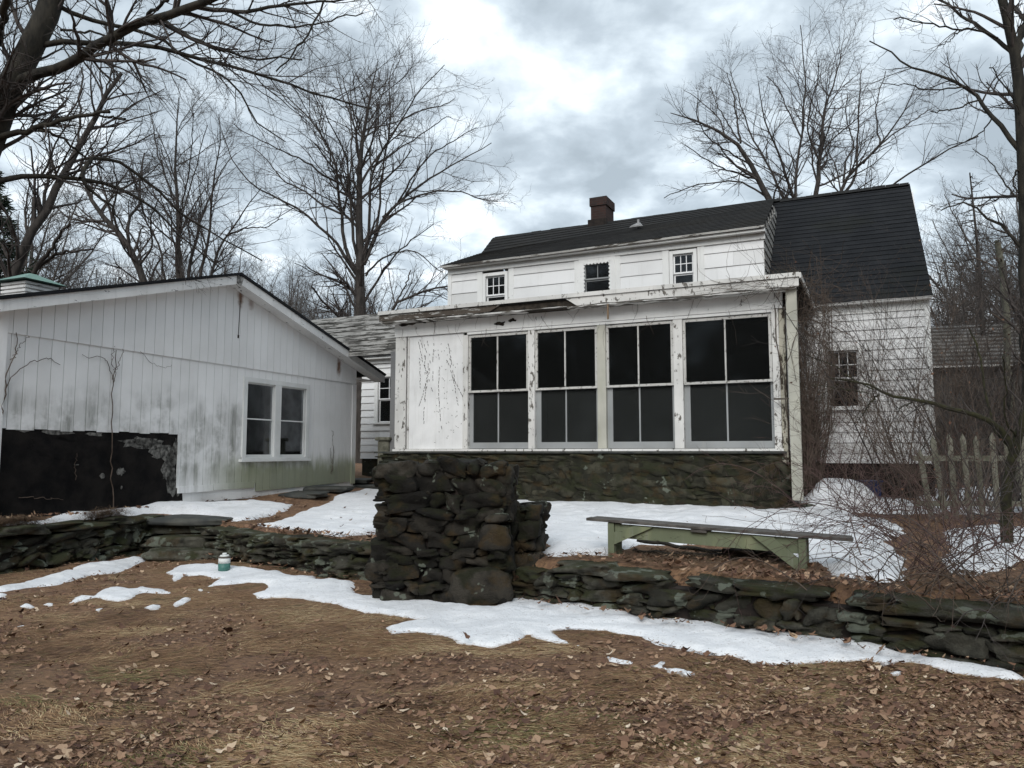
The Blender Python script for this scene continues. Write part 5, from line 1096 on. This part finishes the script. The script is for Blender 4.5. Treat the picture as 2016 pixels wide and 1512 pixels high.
rng = np.random.default_rng(88); n = 15000; ths = rng.uniform(-1.9, 1.9, n); dist = rng.uniform(30, 38, n); hh = 12 + 3.5 * np.sin(ths * 17) + 2 * np.sin(ths * 41); z = hh * rng.uniform(0, 1, n) ** .8
X = np.sin(ths) * dist + rng.normal(0, .5, n); Y = -np.cos(ths) * dist; dd = rng.normal(size=(n, 3)); dd[:, 2] -= .4; dd /= np.linalg.norm(dd, axis=1)[:, None]; q = np.cross(dd, rng.normal(size=(n, 3))); q /= np.linalg.norm(q, axis=1)[:, None]
P = np.stack([X, Y, z], 1); V = np.stack([P - q * .35, P + q * .35, P + q * .1 + dd * 1.3, P - q * .1 + dd * 1.3], 1); mb = MB(); mb.addarr(V, np.arange(n * 4).reshape(n, 4), np.zeros(n * 4), 0, False)
tag(mb.build('woodland', M['wood'], None, 'stuff'), 'dark evergreen wood across the lawn, seen only as reflections in the porch panes', 'woodland')

# evergreen at left edge
ev = thing('pine_tree', at(-50, 940, 24) * [1, 1, 0], 'dark evergreen peeping in at the left edge above the outbuilding', 'tree')
mb = MB(); b0 = at(-55, 940, 24); mb.tube([b0 * [1, 1, 0], b0 * [1, 1, 0] + [0, 0, 11]], [.3, .03], 8); mb.build('trunk', M['bark'], ev)
rng = np.random.default_rng(14); n = 9000; z = rng.uniform(3.0, 10.6, n); tier = np.round(z / .7) * .7 + rng.normal(0, .12, n); az = rng.uniform(0, 6.28, n); R_ = (11 - tier) * .36 * (1 + .25 * np.sin(az * 5 + tier * 3)); rr = R_ * np.sqrt(rng.uniform(.05, 1, n))
P = np.stack([b0[0] + np.cos(az) * rr, b0[1] + np.sin(az) * rr, tier - rr * .25], 1); dd = np.stack([np.cos(az), np.sin(az), np.full(n, -.3)], 1) + rng.normal(0, .5, (n, 3)); dd /= np.linalg.norm(dd, axis=1)[:, None]
sd_ = np.cross(dd, rng.normal(size=(n, 3))); sd_ /= np.linalg.norm(sd_, axis=1)[:, None]; ln = rng.uniform(.12, .3, n)[:, None]
V = np.stack([P - sd_ * .03, P + sd_ * .03, P + dd * ln + sd_ * .01, P + dd * ln - sd_ * .01], 1); F = np.arange(n * 4).reshape(n, 4); mb = MB(); mb.addarr(V, F, np.zeros(n * 4), 0, False); mb.build('crown', M['pine'], ev)

# ------------------------------------------------------------------ brambles, shrubs, vines
def shrub(name, base, nst, h, spread, label, mat, seed, arch=.1, r=.006, levels=None, cat='shrub', n=14, area=.25, group=None, lean=(0, 0)):
    rng = np.random.default_rng(seed); L = []; bz = float(terr(base[0], base[1]))
    for k in range(nst):
        az = rng.uniform(0, 6.28); o = np.array([base[0] + rng.normal(0, area), base[1] + rng.normal(0, area * .6), bz - .03]); d = np.array([math.cos(az) * spread + lean[0], math.sin(az) * spread * .7 + lean[1], 1.]); d /= np.linalg.norm(d); ln = h * rng.uniform(.5, 1.25); P = [o]; S = o.copy()
        ar = arch * rng.uniform(.4, 1.6)
        for i in range(9):
            S = S + d * ln / 9; P.append(S.copy()); d = d + np.array([rng.normal(0, .06), rng.normal(0, .06), -ar * (i / 4)]); d /= np.linalg.norm(d)
        P = np.array(P); P[:, 2] = np.maximum(P[:, 2], bz - .04); L.append((P, r * rng.uniform(.6, 1.3), r * .35))
    rng2 = np.random.default_rng(seed + 1); Pa = np.stack([resample(p, n, .004, rng2) for p, _, _ in L]); Ra = np.stack([np.linspace(a, b, n) for _, a, b in L])
    mb = MB(); V, F = tubes(Pa, Ra, 4); mb.addarr(V, F, np.zeros(len(V)))
    root = thing(name, (base[0], base[1], bz), label, cat, group); mb.build('stems', M[mat], root)
    cr = MB(); P, R = Pa, Ra
    for kw in (levels or [dict(dens=3.2, ang=.7, lf=.45, lr=(.15, .9), nseg=6, wander=.12, up=.08, rf=.6, rmin=.0026, t0=.3), dict(dens=4, ang=.8, lf=.4, lr=(.08, .35), nseg=3, wander=.15, up=.05, rf=.6, rmin=.002)]):
        P, R = grow(P, R, rng=rng2, **kw); V, F = tubes(P, R, 3); cr.addarr(V, F, np.zeros(len(V)))
    cr.build('twigs', M[mat], root)
    if mat != 'redtwig':
        E_ = P[:, -1]; k = rng2.random(len(E_)) < .16; E_ = E_[k]; m_ = len(E_); a_ = rng2.normal(size=(m_, 3)); a_ /= np.linalg.norm(a_, axis=1)[:, None]; b_ = np.cross(a_, rng2.normal(size=(m_, 3))); b_ /= np.linalg.norm(b_, axis=1)[:, None]; sz = rng2.uniform(.006, .022, m_)[:, None]
        V = np.stack([E_ - a_ * sz, E_ + b_ * sz * .7, E_ + a_ * sz, E_ - b_ * sz * .6], 1); sh = MB(); sh.addarr(V, np.arange(m_ * 4).reshape(m_, 4), np.repeat(rng2.uniform(0, .3, m_), 4), 0, False); sh.build('seed_heads', M['leaf'], root)
    return root
def base_at(px, Y): p = at(px, 950, Y); return (p[0], p[1])
shrub('bramble', gpt(1835, 1135), 26, 1.7, 1.3, 'red caned bramble sprawling over the wall top nearest the bench', 'redtwig', 1, .28, .006, area=.16)
shrub('bramble', gpt(1800, 1090), 16, 1.5, 1.5, 'tangle of arching red canes on the snow right of the bench', 'redtwig', 2, .34, .006, area=.3, lean=(-.3, 0))
shrub('bramble', gpt(1930, 1110), 24, 1.5, 1.2, 'dense bramble thicket at the foot of the small mossy tree', 'redtwig', 3, .26, .006, area=.35)
shrub('bramble', gpt(1700, 1020), 22, 1.9, 1.0, 'arching purple canes in front of the house foundation', 'redtwig', 4, .26, .006, area=.4)
shrub('bramble', gpt(1640, 1004), 18, 1.7, .9, 'red canes sprouting by the porch downspout', 'redtwig', 5, .2, .005, area=.25)
shrub('tall_weed', base_at(1640, 12.6), 7, 2.8, .28, 'tall brown stalks with seed heads against the house wall below its window', 'browntwig', 6, .03, .007, area=.45)
shrub('tall_weed', base_at(1760, 12.2), 14, 3.2, .25, 'tallest brown stalks against the clapboards left of the house corner', 'browntwig', 7, .025, .007, area=.5)
shrub('tall_weed', base_at(1810, 12.6), 14, 2.9, .3, 'brown stalks standing at the right corner of the house', 'browntwig', 8, .03, .007, area=.4)
shrub('bare_bush', base_at(1880, 12.5), 26, 3.0, .5, 'bare grey brown bush behind the picket fence', 'browntwig', 9, .05, .009, area=.6)
shrub('bare_bush', base_at(1975, 13.5), 26, 3.6, .5, 'tall bare bush in front of the shed roof at the right edge', 'twig', 10, .05, .01, area=.7)
shrub('bare_bush', base_at(1930, 16.), 26, 4.2, .45, 'bare bush standing against the brown shed wall', 'twig', 12, .04, .012, area=.9)
shrub('bramble', gpt(1960, 1180), 18, 1.2, 1.4, 'low dark canes hanging over the right end of the stone wall', 'browntwig', 13, .3, .005, area=.3, lean=(-.2, -.6))
shrub('bramble', gpt(1730, 1160), 9, .9, 1.3, 'few long canes trailing down the wall face onto the snow', 'browntwig', 14, .35, .005, area=.25, lean=(0, -.7))
shrub('bare_bush', base_at(1845, 11.), 16, 2.6, .7, 'thick brown thicket in front of the left pickets of the fence', 'browntwig', 21, .09, .007, area=.5)
shrub('bare_bush', base_at(1925, 10.6), 18, 2.4, .7, 'thick brown thicket covering the middle pickets of the fence', 'browntwig', 22, .09, .007, area=.5)
shrub('bare_bush', base_at(1760, 12.0), 14, 1.9, .8, 'low dense tangle of red brown twigs over the snow by the blue tub', 'redtwig', 23, .12, .006, area=.6)
shrub('bare_bush', base_at(2010, 12.), 30, 4.0, .45, 'tall thicket of grey saplings before the shed at the right edge', 'twig', 24, .04, .012, area=.6)
shrub('bare_bush', base_at(1890, 14.), 30, 4.4, .4, 'tall grey saplings between the house corner and the larch', 'twig', 25, .03, .012, area=.6)
shrub('bramble', gpt(1870, 1165), 20, 1.1, 1.3, 'matted brown canes on the wall top below the small mossy tree', 'browntwig', 26, .3, .005, area=.35)
shrub('bramble', gpt(1900, 1060), 22, 1.8, 1.3, 'wild red brown canes arching between the picket fence and the small mossy tree', 'redtwig', 15, .24, .006, area=.5)
shrub('bare_bush', gpt(2005, 1090), 20, 2.6, .5, 'scruffy bush of bare grey twigs behind the small mossy tree trunk', 'twig', 17, .08, .007, area=.3)
shrub('bramble', gpt(2000, 1215), 14, 1.3, 1.2, 'straggly canes at the extreme right end of the stone wall', 'twig', 18, .25, .005, area=.3, lean=(-.5, -.4))
# seed heads are leaf litter-like clusters
def wander_vines(starts, n, dirf, ln, r, rng, seg=14, wob=.35, project=None, branch=True, m='redtwig'):
    P = []
    for k in range(n):
        p = np.array(starts(rng), float); d = np.array(dirf(rng), float); L = ln * rng.uniform(.4, 1.3); Q = [p]
        for i in range(seg):
            d = d + rng.normal(0, wob, 3) * .5; d /= np.linalg.norm(d); p = p + d * L / seg; Q.append(project(p) if project else p)
        P.append(Q)
    P = np.array(P); R = np.linspace(1, .4, seg + 1)[None] * r * rng.uniform(.5, 1.3, (n, 1)); return P, R
rng = np.random.default_rng(51)
vine = thing('climbing_vine', hf(5.4, .5, .7), 'dense mass of bare climbing vine smothering the right side of the porch', 'vine')
mb = MB()
loc2 = lambda a: a
P, R = wander_vines(lambda g: (g.uniform(5.22, 5.50), g.uniform(.0, 2.6), g.uniform(.7, 1.2)), 190, lambda g: (g.normal(0, .05), g.normal(0, .1), 1), 3.3, .008, rng, 16, .16, lambda p: np.array([np.clip(p[0], 5.17, 5.75), p[1], p[2]]))
P2, R2 = grow(P, R, 4.0, .9, .2, (.15, .7), 5, .3, .02, rng, .5, .003); P3, R3 = wander_vines(lambda g: (g.uniform(5.3, 5.55), g.uniform(-.25, 1.5), g.uniform(3.6, 4.6)), 160, lambda g: (g.uniform(-.3, .6), g.normal(0, .5), g.uniform(-1, .2)), 1.1, .006, rng, 10, .5)
for P, R in ((P, R), (P2, R2), (P3, R3)):
    W = HO + EX * P[..., 0:1] + EN * P[..., 1:2] + np.array([0, 0, 1.]) * P[..., 2:3]; V, F = tubes(W, R, 3); mb.addarr(V, F, np.zeros(len(V)))
mb.build('vine_stems', M['browntwig'], vine)
# vines on the house wall right of the porch
vine = thing('climbing_vine', hf(5.9, 3.1, 1.), 'thin bare vine spread across the white clapboards around the ground floor window', 'vine')
mb = MB(); P, R = wander_vines(lambda g: (g.uniform(5.1, 6.4) - .4 * g.random(), 3.14, g.uniform(1.3, 3.6)), 60, lambda g: (g.uniform(-.2, .6), 0, 1), 1.3, .006, rng, 16, .4, lambda p: np.array([p[0], 3.13, min(p[2], 4.6)]))
P2, R2 = grow(P, R, 5, .9, .3, (.1, .5), 5, .3, .02, rng, .5, .0025)
for P, R in ((P, R), (P2, R2)):
    W = HO + EX * P[..., 0:1] + EN * (np.clip(P[..., 1:2], 3.05, 3.15)) + np.array([0, 0, 1.]) * P[..., 2:3]; V, F = tubes(W, R, 3); mb.addarr(V, F, np.zeros(len(V)))
mb.build('vine_stems', M['redtwig'], vine)
# vine remnants on the porch front: panel marks, header twigs, corner stem
vine = thing('climbing_vine', hf(-1.8, -.02, 2), 'dead vine tendrils clinging to the porch header and the blank white panel', 'vine'); mb = MB()
for k in range(11):
    s0 = rng.uniform(-2.25, -1.35); z0 = rng.uniform(3.55, 3.98); L = rng.uniform(.6, 1.5); d = np.array([rng.uniform(.12, .35), -1]); p = np.array([s0, z0]); 
    for i in range(int(L / .07)):
        q = p + d * .05 + rng.normal(0, .006, 2)
        if rng.random() < .72: mb.tube([hf(p[0], -.004, p[1]), hf(q[0], -.004, q[1])], [.0055, .004], 4)
        p = p + d * .068 + rng.normal(0, .006, 2); d = d + rng.normal(0, .05, 2)
for k in range(60):
    s0 = rng.normal(-1.45, .18); z0 = rng.uniform(1.75, 3.9); a_ = rng.uniform(0, 3.1); mb.tube([hf(s0, -.004, z0), hf(s0 + .025 * math.cos(a_), -.004, z0 + .025 * math.sin(a_))], [.004, .003], 4)
mb.build('tendrils', M['cord'], vine)
mb = MB(); P, R = wander_vines(lambda g: (g.uniform(-2.6, 5.0), -.06, g.uniform(4.0, 4.5)), 34, lambda g: (g.uniform(-.6, .6), 0, -1), .5, .004, rng, 10, .35)
P[..., 1] = -.06; W = HO + EX * P[..., 0:1] + EN * P[..., 1:2] + np.array([0, 0, 1.]) * P[..., 2:3]; V, F = tubes(W, R, 3); mb.addarr(V, F, np.zeros(len(V)))
P, R = wander_vines(lambda g: (g.uniform(4.0, 5.4), -.38, g.uniform(4.3, 4.55)), 40, lambda g: (g.uniform(-1, .6), 0, g.uniform(-.4, .2)), .7, .004, rng, 10, .4); P[..., 1] = -.385
W = HO + EX * P[..., 0:1] + EN * P[..., 1:2] + np.array([0, 0, 1.]) * P[..., 2:3]; V, F = tubes(W, R, 3); mb.addarr(V, F, np.zeros(len(V)))
pts = [(1525, 575), (1527, 640), (1532, 700), (1545, 745), (1548, 800), (1552, 870)]; Q = np.array([[hf(hx(x, y, -.05)[0], -.05, hx(x, y, -.05)[1]) for x, y in pts]]); Q = np.stack([resample(Q[0], 16, .008, rng)]); V, F = tubes(Q, np.full((1, 16), .009), 5); mb.addarr(V, F[:, :4], np.zeros(len(V)))
mb.build('header_stems', M['browntwig'], vine)
# vines on the outbuilding wall
vine = thing('climbing_vine', gf(6.5, -.05, 2), 'three thin leafless vines creeping up the white outbuilding wall', 'vine'); mb = MB()
G1 = lambda pts: [(x / 2.5846, 500 + y / 2.5846) for x, y in pts]
for pts, r in [(G1([(5, 860), (15, 760), (30, 690), (28, 610), (60, 540), (90, 470), (85, 400)]), .009), (G1([(28, 690), (70, 610), (130, 565), (200, 535), (270, 530), (300, 560)]), .006), (G1([(60, 540), (110, 460), (150, 415)]), .005),
  (G1([(582, 1290), (580, 1150), (565, 1040), (570, 900), (570, 760), (578, 640), (580, 560), (590, 480)]), .009), (G1([(575, 660), (600, 560), (630, 480)]), .005), (G1([(572, 640), (550, 540), (500, 520), (440, 535), (420, 505)]), .005), (G1([(575, 590), (570, 530), (583, 470)]), .004), (G1([(715, 495), (760, 550), (830, 580), (880, 570)]), .003),
  (G1([(1690, 1110), (1700, 1040), (1700, 960), (1690, 895)]), .007), (G1([(1690, 1120), (1688, 1040), (1685, 985)]), .005), (G1([(100, 1240), (160, 1240), (250, 1240), (330, 1248)]), .005), (G1([(390, 1150), (385, 1080), (400, 1020)]), .004)]:
    Q = [gf(gxz(x, y, -.05)[0], -.05 if gxz(x, y, -.05)[1] > 2 else -.03, gxz(x, y, -.05)[1]) for x, y in pts]; Q = resample(Q, 18, .012, rng); V, F = tubes(Q[None], np.linspace(1, .6, 18)[None] * r * 1.2, 4); mb.addarr(V, F, np.zeros(len(V)))
mb.build('vine_stems', M['browntwig'], vine)

# ------------------------------------------------------------------ snow heap by the foundation
p = at(1650, 960, 13.0)
def heap(cx, cy, rx, ry, h, label, seed):
    xs = np.linspace(-1, 1, 30); X, Y = np.meshgrid(xs, xs); Rr = np.sqrt(X ** 2 + Y ** 2); wx, wy = cx + X * rx, cy + Y * ry
    Z = terr(wx, wy) - .06 + (h + .06) * ss(1, .15, Rr + fbm(X * 2, Y * 2, seed) * .5); V = np.stack([wx, wy, Z], -1).reshape(-1, 3); i = np.arange(29)[:, None] * 30 + np.arange(29)[None]
    F = np.stack([i, i + 1, i + 31, i + 30], -1).reshape(-1, 4); mb = MB(); mb.addarr(V, F, np.zeros(len(V))); return tag(mb.build('snow_heap', M['snow']), label, 'snow heap')
heap(p[0], p[1], .95, .7, .50, 'knee high heap of old snow against the house foundation behind red canes', 1)
p = at(1760, 985, 12.8); heap(p[0], p[1], .9, .5, .2, 'flat mound of snow before the blue tub', 4)

# ------------------------------------------------------------------ grass, leaves, straw
def snow_sd(polys, x, y):
    S = np.full(x.shape, -9.)
    for q in polys:
        q = np.array(q); a = q.min(0) - .05; b = q.max(0) + .05; m = (x > a[0]) & (x < b[0]) & (y > a[1]) & (y < b[1])
        if m.any(): S[m] = np.maximum(S[m], poly_sd(q, x[m], y[m]))
    return S
def lawn_pts(n, rng, ymin=3.5, ymax=12., near=1.5):
    y = ymin + (ymax - ymin) * rng.uniform(0, 1, n) ** near; x = rng.uniform(-.75, .75, n) * (y + .3); return x, y
def blades(name, x, y, z, ang, ln, wd, lift, v, mat, label, cat):
    n = len(x); d = np.stack([np.cos(ang), np.sin(ang), lift * .6], 1); s_ = np.stack([-np.sin(ang), np.cos(ang), np.zeros(n)], 1) * (wd / 2)[:, None]
    P0 = np.stack([x, y, z], 1); P1 = P0 + d * (ln * .5)[:, None]; P2 = P1 + (d + np.stack([np.zeros(n), np.zeros(n), -lift * 1.0], 1)) * (ln * .5)[:, None]
    V = np.stack([P0 - s_, P0 + s_, P1 + s_ * .9, P1 - s_ * .9, P2 + s_ * .25, P2 - s_ * .25], 1); b = np.arange(n)[:, None] * 6
    F = np.concatenate([b + np.array([[0, 1, 2, 3]]), b + np.array([[3, 2, 4, 5]])]); mb = MB(); mb.addarr(V, F, np.repeat(v, 6), 0, False); return tag(mb.build(name, mat, None, 'stuff'), label, cat)
rng = np.random.default_rng(61)
x, y = lawn_pts(330000, rng, 3.5, 12.5, 1.7); k = (poly_sd(WALL, x, y) > .08) & (snow_sd(lawn_snow, x, y) < .01) & (fbm(x * 1.1, y * 1.9, 71, 4) + rng.normal(0, .09, len(x)) > -.10); x, y = x[k], y[k]; n = len(x)
z = terr(x, y) + rng.uniform(.0, .012, n); ang = .2 + 1.5 * fbm(x * .7, y * .9, 72, 2) + 1.2 * fbm(x * 3.5, y * 3.5, 74, 2) + rng.normal(0, .4, n) + np.where(rng.random(n) < .5, math.pi, 0)
gp = ss(.1, .4, fbm(x * 1.1, y * 1.1, 75)); v = np.clip(.44 + .55 * fbm(x * 1.6, y * 1.6, 73) + rng.normal(0, .2, n), 0, .82); gr = rng.random(n) < .05 + .35 * gp; v = np.where(gr, rng.uniform(.86, .97, n), v)
blades('dead_grass', x, y, z, ang, rng.uniform(.03, .12, n), rng.uniform(.0022, .0048, n), rng.uniform(0, .22, n), v, M['blade'], 'matted tan and olive dead grass combed flat over the lawn', 'grass')
def leaves(name, x, y, z, size, v, rng, label, tilt=.35):
    n = len(x); NA = 9; a0 = rng.uniform(0, 6.28, n); ra = np.stack([rng.uniform(.5, .85, n) if q % 2 else rng.uniform(.65, 1.1, n) for q in range(NA)], 1); an = a0[:, None] + np.arange(NA) * 2 * math.pi / NA
    cu = rng.uniform(-.1, .5, n)[:, None]; tx, ty = rng.normal(0, tilt, (n, 1)), rng.normal(0, tilt, (n, 1))
    X = np.cos(an) * ra * size[:, None]; Y = np.sin(an) * ra * size[:, None] * .75; Z = (ra ** 2) * size[:, None] * cu * (.5 + np.cos(an * 2)) + X * tx + Y * ty
    c = np.stack([x, y, z + size * .3], 1)[:, None]; ring = np.stack([X, Y, Z], -1) + c; V = np.concatenate([c, ring], 1); b = np.arange(n)[:, None, None] * (NA + 1); j = np.arange(NA)[None, :, None]
    T = np.stack([b[..., 0] + 0 * j[..., 0], b[..., 0] + 1 + j[..., 0], b[..., 0] + 1 + (j[..., 0] + 1) % NA], -1).reshape(-1, 3)
    mb = MB(); mb.addarr(V, T, np.repeat(v, NA + 1), 0, False); return tag(mb.build(name, M['leaf'], None, 'stuff'), label, 'leaves')
x, y = lawn_pts(170000, rng, 3.4, 12.5, 1.5); dn = fbm(x * .9, y * .9, 81) + .25 * ss(6, 4.2, y) + .1 * ss(0, 3, x); k = (poly_sd(WALL, x, y) > .05) & (snow_sd(lawn_snow, x, y) < .02) & (rng.random(len(x)) < .07 + .6 * dn + .28 * ss(.05, -.25, fbm(x * 1.1, y * 1.9, 71, 4)) + .5 * fbm(x * 3, y * 3, 83)); x, y = x[k], y[k]; n = len(x)
leaves('leaf_litter', x, y, terr(x, y) + rng.uniform(.004, .02, n), np.clip(rng.lognormal(-4.5, .6, n), .004, .038), np.clip(rng.beta(1.3, 2.0, n), 0, 1), rng, 'brown fallen leaves littering the lawn')
# terrace bare ground litter: leaves + straw wherever no snow
x = rng.uniform(-7.6, 7.5, 60000); y = rng.uniform(4.5, 15.5, 60000); w_ = -poly_sd(WALL, x, y); k = (w_ > .12) & (w_ < 6) & (snow_sd(terr_snow, x, y) < 0) & (rng.random(len(x)) < np.where(w_ < 1.2, 1, .3)); x, y = x[k], y[k]; n = len(x)
leaves('leaf_litter', x[::2], y[::2], terr(x[::2], y[::2]) + .03, rng.uniform(.015, .04, len(x[::2])), rng.beta(1.6, 3.2, len(x[::2])), rng, 'dark fallen leaves on the bare edge of the terrace')
xx = np.repeat(x, 3) + rng.normal(0, .08, n * 3); yy = np.repeat(y, 3) + rng.normal(0, .08, n * 3); n3 = len(xx)
blades('dry_straw', xx, yy, terr(xx, yy) + rng.uniform(0, .06, n3), rng.uniform(0, 6.28, n3), rng.uniform(.06, .2, n3), rng.uniform(.002, .0045, n3), rng.uniform(-.1, .7, n3), rng.beta(2, 2, n3), M['straw'], 'orange brown straw and needles on the terrace edge', 'straw')
xs_, ys_, zs_ = [], [], []
for (a, b, zt_) in (((6, 4.1), (3.0, 6.15), .50), ((3.0, 6.15), (.6, 7.85), .50), ((-1.6, 9.3), (-4.2, 11.3), .50), ((-5.75, 12.3), (-7.4, 7.), .70)):
    m_ = 420; t_ = rng.uniform(0, 1, m_); e_ = np.array([b[0] - a[0], b[1] - a[1]]); nn = np.array([e_[1], -e_[0]]) / np.linalg.norm(e_)
    if nn[1] < 0: nn = -nn
    q = rng.uniform(-.05, .4, m_); x_ = a[0] + e_[0] * t_ + nn[0] * q; y_ = a[1] + e_[1] * t_ + nn[1] * q; k = vn(x_ * 3, y_ * 3, 6) > -.1; xs_.append(x_[k]); ys_.append(y_[k]); zs_.append(np.full(k.sum(), zt_ + .02))
xs_, ys_, zs_ = map(np.concatenate, (xs_, ys_, zs_)); leaves('leaf_litter', xs_, ys_, zs_, rng.uniform(.015, .045, len(xs_)), rng.beta(1.5, 2.6, len(xs_)), rng, 'brown leaves caught on top of the dry stone walls', .5)
# straw thatch hanging over the wall tops
tx, ty, tz = [], [], []
for (a, b, zt_) in (((-5.75, 12.3), (-6.15, 11.0), .68), ((-6.15, 11.), (-6.65, 9.5), .70), ((-6.65, 9.5), (-7.6, 7.), .70), ((3.0, 6.15), (3.76, 5.6), .46), ((3.76, 5.6), (6, 4.1), .44), ((1.5, 7.2), (3.0, 6.15), .42), ((.9, 7.55), (1.5, 7.2), .36)):
    m_ = 6500 if a[0] < 0 else 1100; t_ = rng.uniform(0, 1, m_); dep = rng.normal(.0, .12, m_); x_ = a[0] + (b[0] - a[0]) * t_; y_ = a[1] + (b[1] - a[1]) * t_
    clump = vn(x_ * 2.2, y_ * 2.2, 5) > (-.05 if a[0] < 0 else .12); x_, y_, dep = x_[clump], y_[clump], dep[clump]; tx.append(x_ + dep * .6); ty.append(y_ + dep * .6 + .04); tz.append(np.full(len(x_), zt_) + rng.uniform(-.06, .05, len(x_)) + vn(x_ * 2.5, y_ * 2.5, 8) * .12)
tx, ty, tz = map(np.concatenate, (tx, ty, tz)); n = len(tx); an = rng.uniform(0, 6.28, n)
blades('dry_straw', tx, ty, tz, an, rng.uniform(.08, .3, n), rng.uniform(.003, .006, n), rng.normal(-.15, .4, n), rng.beta(2, 2.4, n), M['straw'], 'matted dry thatch hanging over the stone wall tops', 'straw')
# scattered leaves on snow and at the wall foot
fx, fy_, fv = [], [], []
for _ in range(900):
    px = rng.uniform(0, 2016); q = None
    if rng.random() < .5:
        i_ = rng.integers(2, 9); a, b = WALL[i_], WALL[i_ + 1]; t_ = rng.random(); q = (a[0] + (b[0] - a[0]) * t_ - .12, a[1] + (b[1] - a[1]) * t_ - .18 + rng.normal(0, .05))
    else:
        poly = np.array((lawn_snow[1], terr_snow[3], terr_snow[0], terr_snow[1])[rng.integers(0, 4)]); q = (rng.uniform(*[poly[:, 0].min(), poly[:, 0].max()]), rng.uniform(poly[:, 1].min(), poly[:, 1].max()))
        if rng.random() < .72: continue
    fx.append(q[0]); fy_.append(q[1])
fx, fy_ = np.array(fx), np.array(fy_); leaves('leaf_litter', fx, fy_, terr(fx, fy_) + .075, np.clip(rng.lognormal(-4.4, .7, len(fx)), .004, .04), rng.beta(1.6, 2.6, len(fx)), rng, 'scattered brown leaves on the snow and along the wall foot', .5)
print('verts', sum(len(o.data.vertices) for o in bpy.data.objects if o.type == 'MESH'))
